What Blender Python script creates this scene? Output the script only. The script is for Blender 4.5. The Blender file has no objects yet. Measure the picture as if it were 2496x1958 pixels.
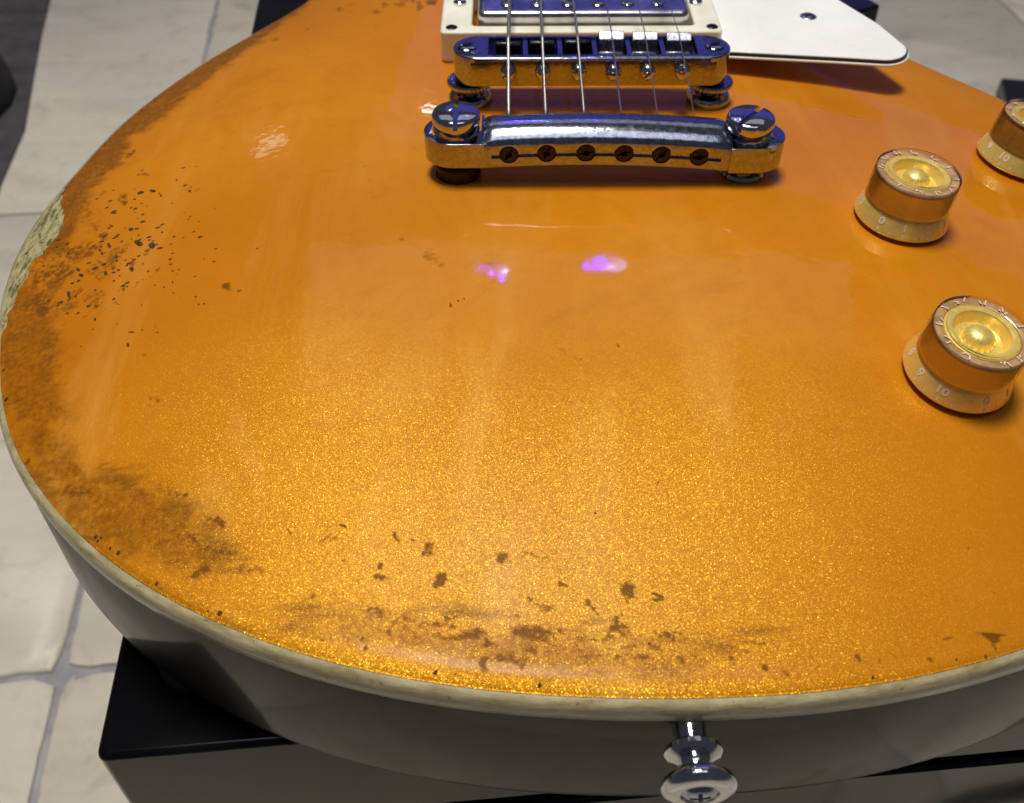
import bpy, bmesh, math, random
import numpy as np
from mathutils import Vector, Matrix
random.seed(7); rng = np.random.default_rng(7)
S = bpy.context.scene
COL = S.collection
MM = 0.001
R = math.radians

# ------------------------------------------------------------------ camera
cam_d = bpy.data.cameras.new("camera"); cam = bpy.data.objects.new("camera", cam_d); COL.objects.link(cam); S.camera = cam
P_, Y_, L_ = 0.785398163, 0.00391777, -0.0015365
def cam_axes(p, y, r):
    f = Vector((math.sin(y)*math.cos(p), math.cos(y)*math.cos(p), -math.sin(p)))
    rt = Vector((math.cos(y), -math.sin(y), 0)); up = rt.cross(f)
    return rt*math.cos(r)+up*math.sin(r), -rt*math.sin(r)+up*math.cos(r), f
ax, ay, af = cam_axes(P_, Y_, L_)
m = Matrix((ax, ay, -af)).transposed().to_4x4()
m.translation = Vector((-26.5639, -248.3939, 154.7808))*MM
cam.matrix_world = m
cam_d.sensor_width = 36; cam_d.lens = 34.615; cam_d.clip_start = 0.01; cam_d.clip_end = 60
cam_d.dof.use_dof = True; cam_d.dof.focus_distance = 0.238; cam_d.dof.aperture_fstop = 24

# ------------------------------------------------------------------ light
W = bpy.data.worlds.new("World"); S.world = W; W.use_nodes = True
W.node_tree.nodes["Background"].inputs[0].default_value = (0.62, 0.66, 0.85, 1)
W.node_tree.nodes["Background"].inputs[1].default_value = 0.075
S.view_settings.view_transform = 'Standard'; S.view_settings.look = 'None'
S.view_settings.exposure = 0; S.view_settings.gamma = 1
def area(name, loc, target, sx, sy, watt, col, shape='RECTANGLE'):
    l = bpy.data.lights.new(name, 'AREA'); l.shape = shape; l.size = sx
    if shape in ('RECTANGLE', 'ELLIPSE'): l.size_y = sy
    l.energy = watt; l.color = col
    o = bpy.data.objects.new(name, l); COL.objects.link(o); o.location = loc
    d = Vector(target)-Vector(loc); o.rotation_euler = d.to_track_quat('-Z', 'Y').to_euler(); return o
area("ceiling_lamp", (-0.20, 0.22, 2.15), (0, 0, 0), 0.60, 0.60, 47, (1.0, 0.94, 0.82), 'DISK')
area("blue_stage_panel", (0.75, 2.5, 1.02), (0, 0, 0), 2.7, 0.95, 2.3, (0.10, 0.07, 1.0))
area("far_ceiling_panel", (0.15, 2.35, 2.45), (0, 0, 0), 2.6, 0.9, 3.0, (0.85, 0.88, 1.0))
area('overhead_panel', (0.0, -0.42, 2.3), (0, 0, 0), 1.7, 0.9, 7, (0.86, 0.88, 1.0))
def led(name, p, d, dist, size, watt, col, sy=None):
    p = Vector(p)*MM; q = p+Vector(d).normalized()*dist
    area(name, q, p, size, sy or size, watt, col, 'ELLIPSE')
LED = [((-30.3,-50.1,-.6), (-.025,.747,.664)), ((-3.3,-45.8,-.4), (.09,.763,.64))]
for i, (p, d) in enumerate(LED):
    d = Vector(d).normalized(); sx = d.cross(Vector((0,0,1))).normalized(); sz = sx.cross(d)
    for (a, b, s, w, c) in ((-.012,.006,.020,.05,(.03,.0,1)), (.014,.012,.018,.05,(.05,.0,1)), (0,-.016,.022,.05,(.02,.0,1)), (.030,-.006,.014,.03,(.3,.5,1)), (-.034,-.012,.016,.03,(.08,.0,1))):
        q = d + sx*a*(.50 if i else .60) + sz*b*(.55 if i else .9)
        led("blue_led_lamp", p, q, 2.2, s*.22, w*(1.2 if i else 2.2)*2.4, c)
led("white_spot_lamp", (-95.3,19.4,-3.1), (-.331,.861,.387), 2.4, 0.14, .05, (1,.93,.85), .05)
led("white_spot_lamp", (-53.4,40.5,-.5), (-.107,.888,.446), 2.4, 0.04, .09, (1,.95,.9))

# ------------------------------------------------------------------ data traced on the guitar (millimetres)
OUT = [[-104.01,186.28],[-103.08,179.42],[-103.84,172.52],[-105.71,165.82],[-108.22,159.34],[-111.15,153.03],[-114.38,146.87],[-117.83,140.83],[-121.4,134.87],[-125.02,128.93],[-128.65,122.99],[-132.23,117.03],[-135.71,111.01],[-139.05,104.91],[-142.21,98.71],[-145.17,92.42],[-147.98,86.06],[-150.67,79.65],[-153.23,73.18],[-155.61,66.65],[-157.72,60.02],[-159.51,53.3],[-161.02,46.51],[-162.33,39.68],[-163.54,32.83],[-164.71,25.98],[-165.83,19.11],[-166.83,12.23],[-167.6,5.32],[-168.05,-1.62],[-168.11,-8.58],[-167.77,-15.52],[-167.07,-22.44],[-166.02,-29.31],[-164.67,-36.14],[-163.04,-42.9],[-161.18,-49.6],[-159.1,-56.23],[-156.83,-62.81],[-154.35,-69.31],[-151.61,-75.7],[-148.55,-81.94],[-145.12,-87.99],[-141.3,-93.8],[-137.11,-99.35],[-132.61,-104.65],[-127.86,-109.73],[-122.9,-114.6],[-117.72,-119.24],[-112.31,-123.62],[-106.68,-127.69],[-100.83,-131.46],[-94.8,-134.92],[-88.62,-138.11],[-82.31,-141.04],[-75.89,-143.71],[-69.37,-146.12],[-62.75,-148.26],[-56.05,-150.13],[-49.28,-151.73],[-42.46,-153.08],[-35.6,-154.2],[-28.7,-155.09],[-21.78,-155.77],[-14.84,-156.27],[-7.9,-156.59],[-0.94,-156.75],[6.01,-156.77],[12.97,-156.66],[19.92,-156.39],[26.86,-155.95],[33.78,-155.29],[40.68,-154.4],[47.54,-153.27],[54.36,-151.9],[61.13,-150.3],[67.84,-148.49],[74.49,-146.45],[81.06,-144.16],[87.52,-141.59],[93.84,-138.69],[99.98,-135.44],[105.92,-131.82],[111.62,-127.83],[117.05,-123.48],[122.19,-118.81],[127.04,-113.83],[131.59,-108.57],[135.85,-103.07],[139.82,-97.36],[143.52,-91.47],[146.96,-85.42],[150.14,-79.24],[153.06,-72.93],[155.73,-66.51],[158.13,-59.98],[160.28,-53.37],[162.17,-46.68],[163.81,-39.92],[165.18,-33.1],[166.28,-26.23],[167.11,-19.33],[167.64,-12.39],[167.88,-5.44],[167.83,1.51],[167.48,8.46],[166.85,15.38],[165.95,22.28],[164.76,29.13],[163.27,35.92],[161.47,42.64],[159.32,49.25],[156.81,55.74],[153.91,62.06],[150.63,68.19],[146.97,74.1],[142.97,79.79],[138.73,85.31],[134.37,90.73],[130.03,96.16],[125.82,101.69],[121.84,107.39],[118.16,113.29],[114.84,119.41],[111.96,125.73],[109.56,132.26],[107.69,138.96],[106.38,145.78],[105.63,152.7],[105.42,159.65],[105.71,166.59],[106.46,173.51],[107.59,180.37],[109.04,187.17],[110.74,193.91],[112.6,200.61],[114.56,207.29],[116.49,213.97],[118.26,220.7],[119.65,227.51],[120.38,234.42],[120.0,241.35],[117.8,247.91],[113.14,252.97],[106.64,255.26],[99.71,255.19],[92.88,253.89],[86.15,252.13],[79.39,250.5],[72.52,249.45],[65.57,249.43],[58.75,250.72],[52.37,253.44],[46.74,257.5],[42.05,262.62],[38.36,268.5],[35.55,274.86],[33.5,281.5],[32.06,288.3],[31.04,295.18],[30.2,302.09],[29.06,308.95],[26.75,315.48],[22.08,320.53],[15.65,323.09],[8.77,324.03],[1.82,324.27],[-5.14,324.21],[-12.09,324.04],[-19.04,323.82],[-25.99,323.54],[-32.93,323.16],[-39.87,322.63],[-46.79,321.92],[-53.68,321.01],[-60.55,319.89],[-67.36,318.49],[-74.09,316.73],[-80.69,314.54],[-87.11,311.89],[-93.31,308.73],[-99.18,305.01],[-104.63,300.69],[-109.55,295.78],[-113.88,290.35],[-117.6,284.48],[-120.68,278.24],[-123.07,271.72],[-124.77,264.98],[-125.77,258.1],[-126.09,251.15],[-125.81,244.21],[-125.0,237.3],[-123.74,230.46],[-122.06,223.72],[-119.9,217.1],[-117.19,210.7],[-113.91,204.57],[-110.25,198.66],[-106.69,192.69]]
CHIPS = [[-132.49,3.71,1.02,-0.3,0.24,-0.9],[-128.91,0.06,0.4,-0.11,0.18,-0.69],[-136.3,3.88,0.8,0.32,0.42,-0.91],[-142.22,-4.82,1.03,-0.32,0.18,-0.61],[-126.07,7.87,0.36,-0.1,0.13,-0.52],[-120.15,0.3,0.43,-0.11,0.15,-0.62],[-116.7,-13.67,0.22,-0.05,0.08,-0.37],[-113.58,-16.62,0.22,-0.04,0.08,-0.36],[-133.81,-15.54,0.69,0.26,0.41,-0.86],[-123.58,-19.38,0.45,-0.1,0.1,-0.41],[-129.47,-23.02,1.45,-1.0,0.03,-1.12],[-125.12,-25.01,1.07,-0.24,0.36,-1.41],[-138.67,-21.74,0.53,-0.0,0.5,-1.25],[-140.97,-23.01,0.47,-0.13,0.21,-0.7],[-139.68,-24.97,0.5,-0.13,0.19,-0.63],[-134.86,-27.63,0.49,-0.12,0.21,-0.73],[-145.07,-30.52,0.81,-0.22,0.23,-0.73],[-143.34,-33.26,0.76,-0.2,0.22,-0.7],[-135.87,-34.41,0.63,-0.15,0.29,-1.02],[-128.39,-34.43,0.54,-0.12,0.3,-1.11],[-119.79,-42.83,0.21,-0.04,0.07,-0.3],[-117.0,-44.18,0.24,-0.05,0.08,-0.35],[-117.43,-34.75,0.53,-0.1,0.06,-0.24],[-116.13,-37.84,0.31,-0.06,0.08,-0.36],[-114.54,-37.55,0.28,-0.05,0.06,-0.26],[-115.02,-42.56,0.21,-0.04,0.11,-0.45],[-113.71,-47.04,0.2,-0.04,0.07,-0.29],[-144.67,-40.71,0.56,-0.14,0.46,-1.44],[-129.48,-47.44,0.35,-0.08,0.07,-0.24],[-107.18,-49.65,0.26,-0.04,0.08,-0.38],[-133.52,-53.0,0.35,-0.08,0.18,-0.61],[-114.62,-61.37,0.33,-0.06,0.06,-0.26],[-121.75,-59.96,0.83,-0.16,0.05,-0.2],[-118.96,-59.72,0.23,-0.04,0.05,-0.2],[-121.55,-64.38,0.34,0.02,0.25,-0.65],[-128.19,-48.54,0.14,-0.03,0.05,-0.19],[-121.55,-50.14,0.15,-0.03,0.05,-0.21],[-105.72,-52.74,0.23,-0.04,0.07,-0.33],[-122.07,-39.0,0.16,-0.03,0.06,-0.23],[-123.86,-39.84,0.16,-0.03,0.06,-0.23],[-104.3,-52.75,0.26,-0.04,0.08,-0.37],[-108.22,-34.22,0.17,-0.03,0.06,-0.26],[0.35,-146.72,0.28,-0.1,-0.09,-0.2],[-8.65,-119.22,0.27,-0.11,-0.08,-0.2],[5.1,-111.94,0.13,0.05,0.06,-0.25],[65.98,-148.41,0.19,0.1,0.14,-0.41],[-39.19,-57.07,0.3,-0.01,0.01,-0.28],[-37.7,-56.38,0.23,-0.01,0.01,-0.28]]
SMUD = [[-148.2,-21.76,7.04,0.94,2.39,-5.06,0.42],[-153.58,-29.63,6.49,1.82,3.99,-7.23,0.46],[-137.56,-30.97,4.85,-1.19,2.02,-6.96,0.36],[-148.98,-5.4,3.21,1.05,4.04,-8.0,0.33],[-142.82,-43.31,6.04,-0.01,1.73,-4.07,0.38],[-134.96,-25.4,2.48,2.04,1.95,-3.21,0.36],[-152.54,-42.17,5.72,-1.52,1.89,-5.58,0.4],[-141.29,1.54,1.87,-0.6,1.15,-3.9,0.5],[-149.29,7.62,1.53,-0.56,0.72,-2.28,0.35],[-147.41,31.33,1.3,1.32,0.92,-1.72,0.5],[-137.8,14.68,1.6,-0.54,0.49,-1.75,0.45],[-164.72,34.9,2.11,-0.33,0.67,-2.2,0.6],[-153.7,21.41,1.63,-0.67,0.48,-1.49,0.5],[-151.24,17.48,1.03,-0.4,0.29,-0.91,0.5],[-127.51,15.06,0.46,-0.14,0.17,-0.69,0.5],[-116.9,0.47,0.77,0.37,0.17,-0.4,0.6],[-130.37,-13.01,0.48,-0.12,0.15,-0.56,0.5],[-118.29,-25.44,0.58,-0.12,0.07,-0.28,0.55],[-125.95,-27.83,0.55,1.18,0.81,-1.01,0.6],[-150.01,-20.68,1.01,-0.3,0.17,-0.54,0.7],[-148.36,-18.98,3.41,-1.01,0.33,-1.04,0.5],[-146.05,-24.0,1.97,-0.56,0.41,-1.32,0.5],[-142.26,-16.31,1.79,-0.51,0.33,-1.11,0.55],[-148.04,-31.23,1.17,-0.33,0.14,-0.42,0.7],[-137.85,-35.91,1.3,-0.32,0.43,-1.45,0.6],[-129.26,-30.94,1.06,-0.49,0.52,-3.36,0.5],[-121.23,-37.31,0.46,-0.09,0.31,-1.24,0.8],[-114.94,-34.24,0.61,-0.12,0.06,-0.24,0.55],[-115.57,-39.8,0.86,-0.16,0.07,-0.31,0.7],[-131.81,-38.47,0.63,-0.15,0.07,-0.26,0.55],[-128.06,-42.29,0.5,-0.11,0.23,-0.86,0.8],[-129.53,-42.44,0.61,-0.13,0.14,-0.5,0.5],[-125.17,-41.24,0.47,-0.35,-0.15,-2.12,0.4],[-143.91,-42.56,1.12,-0.28,0.48,-1.53,0.6],[-141.78,-40.02,0.65,-0.16,0.06,-0.21,0.55],[-125.57,-46.02,0.56,-0.12,0.05,-0.17,0.55],[-122.14,-46.81,0.6,-0.12,0.06,-0.22,0.55],[-111.31,-49.77,0.73,-0.13,0.06,-0.29,0.4],[-134.31,-48.57,0.89,-0.2,0.25,-0.87,0.7],[-137.42,-51.01,1.23,0.18,0.29,-0.6,0.5],[-134.92,-44.74,2.33,-0.53,0.93,-3.22,0.35],[-115.09,-58.11,0.53,-0.09,0.04,-0.18,0.55],[-158.97,17.75,2.12,-0.88,0.85,-2.51,0.45],[-156.56,3.64,5.08,-1.87,2.33,-6.94,0.3],[-145.24,-12.57,0.79,0.26,0.23,-0.45,0.6],[-144.35,-20.16,0.59,-0.17,0.27,-0.89,0.7],[-158.14,-29.03,0.81,-0.25,0.16,-0.46,0.8],[-162.17,-26.98,1.04,-0.34,0.21,-0.59,0.8],[-163.06,-22.47,0.55,-0.18,0.13,-0.36,0.8],[-159.69,-23.57,0.63,-0.2,0.13,-0.36,0.8],[-162.11,-39.19,1.81,-0.54,0.12,-0.32,0.8],[-158.26,-37.93,0.6,-0.17,0.08,-0.21,0.8],[-157.78,-43.28,0.59,-0.17,0.13,-0.36,0.8],[-156.79,-22.37,1.24,-0.39,0.14,-0.42,0.5],[-159.74,-19.23,1.06,-0.35,0.15,-0.44,0.6],[-152.67,-21.5,1.02,-0.31,0.16,-0.48,0.6],[-143.78,-20.87,0.59,-0.17,0.24,-0.77,0.8],[-36.96,-144.59,6.41,-0.48,-0.03,-0.9,0.5],[-1.04,-145.15,6.36,-0.26,-0.06,-0.54,0.5],[-5.26,-149.29,7.78,-0.32,-0.07,-0.73,0.46],[-27.8,-149.28,7.19,-0.62,-0.06,-0.87,0.48],[-51.03,-140.16,5.54,-1.36,-0.16,-1.06,0.48],[-15.65,-145.61,9.08,-0.42,-0.04,-0.6,0.52],[-38.6,-140.56,3.69,0.23,0.09,-0.78,0.45],[-0.6,-147.25,4.53,-0.02,-0.05,-0.59,0.42],[-42.38,-127.06,1.07,0.96,0.65,-0.8,0.65],[-40.07,-133.49,0.9,-0.36,-0.39,-1.21,0.75],[-37.25,-132.92,0.63,-0.02,0.01,-0.49,0.5],[-28.43,-128.12,1.92,-0.04,0.0,-1.35,0.55],[-21.41,-128.42,3.5,-0.06,-0.01,-0.34,0.45],[-16.2,-134.65,0.94,-0.01,-0.03,-0.97,0.7],[-15.66,-132.69,0.25,-0.0,-0.03,-0.99,0.6],[-3.02,-136.41,1.2,0.43,0.38,-1.36,0.55],[-2.84,-136.09,0.75,0.27,0.26,-0.91,0.6],[2.66,-137.41,1.27,-0.5,-0.12,-0.27,0.8],[2.71,-138.68,1.13,0.63,0.12,-0.25,0.8],[-20.06,-139.08,2.52,-0.73,-0.2,-0.68,0.55],[-22.66,-137.45,0.53,0.19,0.3,-0.9,0.5],[-11.07,-138.56,0.96,-0.48,-0.17,-0.34,0.7],[-9.72,-139.53,0.82,-0.41,-0.13,-0.25,0.7],[-26.26,-141.16,0.59,-0.17,-0.08,-0.3,0.6],[-16.13,-141.79,0.67,-0.01,-0.01,-0.23,0.6],[-31.46,-144.42,0.8,-0.47,-0.45,-0.78,0.65],[-30.23,-146.11,0.79,-0.47,-0.3,-0.51,0.6],[-5.41,-142.06,0.84,-0.32,-0.37,-0.87,0.7],[-4.91,-143.9,1.52,-0.01,-0.07,-1.06,0.6],[0.89,-143.79,0.92,-0.0,-0.04,-0.52,0.7],[4.15,-144.94,3.04,-0.01,-0.02,-0.27,0.65],[1.42,-144.86,0.61,-0.0,-0.05,-0.6,0.6],[11.51,-141.68,0.73,0.66,0.21,-0.24,0.6],[5.44,-130.89,0.98,-0.19,-0.09,-0.33,0.6],[4.04,-128.86,0.89,-0.87,-0.16,-0.18,0.3],[-21.09,-144.17,7.31,-0.1,-0.03,-1.36,0.45],[-19.24,-143.43,1.83,-0.03,-0.03,-1.07,0.5],[-12.84,-143.83,1.37,-0.02,-0.05,-1.06,0.5],[-22.37,-148.2,1.36,-0.02,-0.01,-0.88,0.6],[-32.32,-149.77,1.28,-0.48,-0.4,-1.09,0.65],[-32.59,-151.65,2.09,-0.22,-0.02,-0.29,0.6],[6.07,-150.24,1.35,-0.0,-0.08,-0.87,0.6],[5.73,-152.27,0.45,0.04,-0.01,-1.57,0.6],[2.58,-149.05,0.6,-0.0,-0.08,-0.88,0.5],[-40.08,-142.68,4.0,-0.11,0.04,-1.22,0.5],[-15.71,-147.4,10.57,-0.11,-0.03,-0.89,0.35],[-44.9,-144.97,1.07,-0.03,0.05,-1.06,0.5],[-44.44,-134.66,0.53,-0.11,-0.14,-1.11,0.55],[-37.89,-132.57,0.44,0.16,0.35,-0.93,0.3],[-6.85,-145.71,1.67,-0.01,-0.05,-0.9,0.4],[5.23,-146.39,0.45,-0.0,-0.12,-1.34,0.5],[-4.26,-147.82,3.92,-0.03,-0.03,-0.44,0.4],[-12.84,-150.97,1.79,-0.02,-0.04,-0.87,0.4],[-23.62,-151.39,0.9,-0.02,-0.01,-0.87,0.4],[-4.47,-151.05,0.9,-0.01,-0.06,-0.87,0.35],[13.13,-132.9,0.95,0.0,-0.06,-0.49,0.35],[-16.44,-122.61,0.32,-0.0,-0.01,-0.25,0.4],[-23.91,-123.54,0.65,-0.01,-0.0,-0.35,0.35],[-29.42,-120.05,0.82,-0.02,0.0,-0.54,0.3],[13.72,-133.23,0.47,0.0,-0.02,-0.16,0.5],[68.25,-124.7,0.68,0.03,-0.29,-1.07,0.5],[68.33,-126.28,0.79,-0.12,-0.15,-0.35,0.7],[68.15,-144.45,2.1,0.08,-0.15,-0.56,0.7],[68.78,-145.66,0.6,0.21,0.13,-1.14,0.7],[71.06,-144.35,1.3,0.05,-0.06,-0.22,0.5],[40.1,-149.08,0.5,0.09,-0.01,-1.32,0.65],[43.6,-149.32,0.41,0.14,0.12,-0.7,0.5],[48.33,-148.93,0.45,0.23,0.25,-0.64,0.6],[54.65,-149.84,0.28,0.14,0.37,-0.96,0.5],[20.51,-146.47,3.08,0.01,-0.05,-0.33,0.6],[23.73,-145.45,0.39,0.0,-0.04,-0.31,0.7],[15.83,-150.72,0.84,0.0,-0.13,-1.03,0.55],[22.41,-150.41,0.37,0.0,-0.19,-1.32,0.6],[26.09,-151.28,0.37,0.0,-0.26,-1.75,0.6],[32.95,-151.23,0.92,0.01,-0.12,-0.73,0.5],[58.28,-144.45,1.27,0.03,-0.06,-0.25,0.5],[11.17,-141.9,0.78,0.71,0.21,-0.24,0.65],[18.89,-144.7,0.46,0.0,-0.05,-0.37,0.5],[20.21,-148.64,1.84,0.01,-0.1,-0.75,0.35],[30.9,-148.88,0.61,0.0,-0.05,-0.3,0.4],[71.27,-135.45,0.5,0.02,-0.09,-0.33,0.3],[-88.88,-117.83,1.51,-0.95,-0.29,-0.73,0.5],[-62.55,-119.76,1.29,-0.07,0.03,-0.35,0.75],[-64.06,-123.79,1.91,-0.1,0.14,-1.35,0.45],[-63.75,-123.8,1.43,-0.08,0.03,-0.34,0.5],[-50.52,-123.57,0.49,0.18,0.32,-0.81,0.6],[-46.39,-124.4,1.84,0.29,0.08,-0.37,0.65],[-48.87,-124.98,0.94,-0.21,-0.02,-0.23,0.6],[-42.52,-127.37,1.26,1.13,0.63,-0.78,0.65],[-60.4,-129.27,0.69,-0.03,0.06,-0.72,0.55],[-57.52,-132.14,1.08,-0.05,0.04,-0.48,0.6],[-52.73,-130.26,0.68,-0.03,0.06,-0.81,0.7],[-52.75,-132.18,0.92,-0.04,0.05,-0.7,0.65],[-40.16,-132.94,0.85,0.3,0.51,-1.35,0.75],[-69.85,-127.2,1.9,-0.11,0.02,-0.17,0.35],[-44.37,-134.38,0.51,-0.11,-0.16,-1.23,0.5],[-72.27,-121.62,0.97,-0.06,0.06,-0.52,0.5],[-90.97,-129.3,1.3,-0.1,0.19,-1.08,0.6],[-61.41,-135.11,1.23,-0.06,0.04,-0.41,0.45],[-66.82,-136.24,2.17,0.49,0.25,-0.67,0.5],[-55.12,-145.47,0.59,-0.12,-0.2,-1.84,0.6],[-50.74,-144.46,0.89,-0.03,0.08,-1.31,0.45],[-45.11,-144.36,0.59,-0.02,0.07,-1.46,0.45],[-62.37,-144.29,0.82,0.26,0.19,-0.42,0.6],[-55.95,-134.57,1.38,-0.06,0.02,-0.25,0.3],[-57.22,-126.3,0.94,-0.04,0.02,-0.2,0.4],[-79.81,-129.45,2.39,-0.16,0.14,-0.98,0.4],[-85.25,-125.13,2.45,-0.83,-0.1,-0.96,0.45],[-92.88,-122.16,2.01,-0.69,-0.07,-0.81,0.5],[-46.4,-142.26,5.66,-0.18,0.05,-1.04,0.4],[-79.71,-136.73,0.94,-0.06,0.04,-0.31,0.4],[-59.45,-143.53,0.18,-0.01,0.09,-1.03,0.5],[-69.38,-140.68,0.92,-0.05,0.03,-0.3,0.3],[-110.12,-83.48,1.27,-0.17,0.63,-2.79,0.4],[-99.6,-47.17,1.15,-0.17,0.29,-1.47,0.7],[-95.47,-49.06,0.68,-0.1,0.15,-0.8,0.6],[-142.76,-62.53,2.96,-0.67,1.18,-3.7,0.35],[-137.14,-68.87,1.43,-0.29,0.36,-1.18,0.4],[-98.85,-110.58,2.45,-0.01,0.25,-0.93,0.55],[-89.75,-117.44,1.86,-0.82,-0.16,-0.91,0.5],[-121.08,-107.97,5.43,-2.55,-0.15,-1.74,0.4],[-135.62,-46.45,3.01,-0.69,1.49,-5.1,0.35],[-116.06,-68.95,1.35,-0.22,0.17,-0.7,0.35],[-138.1,-96.7,0.66,-0.11,0.19,-0.62,0.9],[-131.32,-105.34,0.57,-0.27,-0.02,-0.32,0.9],[-100.76,-58.01,0.89,-0.13,0.06,-0.31,0.35],[-141.31,-94.4,0.27,-0.0,0.09,-0.26,0.6],[-113.56,112.59,1.4,-0.08,0.48,-1.99,0.65],[-115.7,112.72,1.58,-0.9,0.44,-2.28,0.4],[-120.43,112.77,2.19,0.47,0.8,-2.85,0.4],[-125.67,100.04,2.0,-1.87,0.29,-1.77,0.35],[-102.75,117.88,0.92,-0.49,0.39,-2.38,0.4],[-84.95,96.99,0.78,-0.26,0.26,-2.05,0.4],[-75.56,108.74,0.51,-0.17,0.1,-1.01,0.4],[-99.22,94.4,0.71,-0.28,0.18,-1.12,0.4],[-125.22,59.79,0.47,-0.19,0.22,-0.94,0.45],[-121.97,36.55,0.52,-0.17,0.18,-0.77,0.6],[-110.82,4.02,0.31,-0.07,0.09,-0.42,0.5],[-120.03,76.09,0.72,-0.31,0.25,-1.15,0.3],[-108.19,50.63,0.56,-0.17,0.19,-1.02,0.3],[-92.66,135.04,1.68,1.02,0.94,-3.91,0.45],[-88.23,130.49,1.27,-0.65,0.28,-2.25,0.4],[-87.73,138.04,2.33,-1.25,0.41,-3.37,0.4],[-77.18,124.66,1.7,-0.71,0.28,-2.76,0.4],[-73.95,129.94,1.71,-0.72,0.33,-3.46,0.4],[-68.22,128.92,1.93,-0.74,0.28,-3.37,0.5],[-60.46,124.83,1.44,-1.13,0.01,-4.94,0.55],[-55.51,127.01,2.12,-0.66,0.18,-3.18,0.6],[-64.66,131.49,4.81,-1.76,0.2,-2.68,0.45],[-53.06,75.4,1.04,-0.14,0.08,-1.46,0.3],[-68.21,4.05,0.25,0.16,1.19,-4.08,0.28],[-65.09,-10.1,0.86,-0.06,0.12,-1.21,0.28],[-66.85,-2.54,0.35,-0.03,0.19,-1.91,0.25],[-56.28,67.29,0.62,-0.08,0.06,-0.94,0.3],[-52.75,48.5,3.19,3.93,0.83,-2.56,0.18],[-96.18,22.57,0.39,-0.08,0.13,-0.76,0.1],[-56.13,-31.6,1.08,-1.2,-0.23,-0.64,0.5],[-51.49,-34.76,3.99,-1.49,-0.06,-0.95,0.25],[-46.43,-40.05,3.38,-3.65,-0.7,-1.76,0.3],[-35.72,-43.43,2.06,-1.88,-0.37,-1.05,0.22],[-41.01,-58.67,0.54,-0.3,-0.07,-0.31,0.7],[-0.37,-72.54,0.36,-0.0,-0.04,-0.5,0.5],[-13.94,-74.49,2.83,-1.88,-0.5,-1.32,0.22],[-9.84,-78.39,1.65,-1.64,-0.55,-0.96,0.25],[-41.68,-79.62,4.48,-1.71,-0.19,-1.12,0.18],[-29.29,-84.57,5.16,-1.05,-0.14,-1.33,0.2],[-17.18,-87.04,4.14,-2.02,-0.39,-1.24,0.15],[-34.56,-82.16,2.77,-0.71,-0.08,-0.68,0.15],[13.91,-38.87,3.95,-0.02,-0.46,-4.11,0.12]]
BANDS = [[[-176.96,-17.46],[-170.17,-17.51],[-163.11,-24.38],[-153.98,-34.36],[-147.36,-40.93],[-143.39,-50.33],[-139.2,-59.24],[-134.41,-76.44],[-127.13,-85.36],[-133.51,-88.17],[-125.85,-94.57],[-120.56,-100.74],[-112.52,-102.68],[-96.15,-110.84],[-88.57,-117.93],[-80.28,-124.66],[-86.62,-129.72],[-109.07,-125.93],[-119.28,-117.94],[-129.11,-107.69],[-142.02,-92.33],[-155.54,-69.4],[-166.52,-43.12]],[[-104.43,160.25],[-122.29,110.37],[-136.03,75.23],[-142.06,53.09],[-149.84,44.77],[-149.75,25.71],[-153.73,12.35],[-151.59,-6.31],[-152.93,-21.55],[-164.34,-21.55],[-172.46,-12.61],[-168.02,22.26],[-163.03,49.93],[-157.16,69.4],[-142.41,100.15],[-124.04,135.06],[-114.51,158.38]],[[-62.14,-138.12],[-46.31,-141.26],[-37.03,-141.84],[-27.8,-143.28],[-9.5,-144.17],[-8.15,-147.19],[11.37,-148.49],[7.8,-153.99],[-15.91,-153.24],[-36.8,-151.12],[-52.17,-146.23],[-64.93,-141.74]]]
BARE = [[-166.96,27.7],[-167.9,22.78],[-166.91,17.28],[-166.64,13.9],[-165.14,9.1],[-162.78,3.44],[-160.91,-1.16],[-159.96,-5.85],[-159.31,-9.69],[-160.29,-12.85],[-160.22,-15.73],[-161.64,-19.14],[-163.1,-20.29],[-163.25,-24.53],[-163.22,-27.16],[-162.37,-32.01],[-163.81,-34.55],[-163.23,-39.09],[-162.67,-43.49],[-161.57,-48.39],[-162.38,-52.26],[-169.86,-37.25],[-172.83,-23.81],[-172.49,-9.4],[-173.21,2.91],[-172.4,14.63],[-171.16,27.02],[-169.74,33.48]]


# ------------------------------------------------------------------ materials
def mat(name):
    m = bpy.data.materials.new(name); m.use_nodes = True; nt = m.node_tree
    return m, nt, nt.nodes["Principled BSDF"]
def setp(b, **k):
    for n, v in k.items():
        n = n.replace('_', ' ')
        b.inputs[n].default_value = v
def N(nt, t, **k):
    n = nt.nodes.new(t)
    for a, v in k.items(): setattr(n, a, v)
    return n
def noise(nt, scale, detail=4, rough=.55, vec=None, dist=0):
    n = N(nt, "ShaderNodeTexNoise"); n.inputs['Scale'].default_value = scale; n.inputs['Detail'].default_value = detail
    n.inputs['Roughness'].default_value = rough; n.inputs['Distortion'].default_value = dist
    if vec is not None: nt.links.new(vec, n.inputs['Vector'])
    return n
def ramp(nt, src, stops):
    r = N(nt, "ShaderNodeValToRGB"); e = r.color_ramp.elements
    while len(e) < len(stops): e.new(.5)
    for i, (p, c) in enumerate(stops):
        e[i].position = p; e[i].color = (c, c, c, 1) if isinstance(c, (int, float)) else (*c, 1)
    nt.links.new(src, r.inputs[0]); return r.outputs[0]
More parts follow.
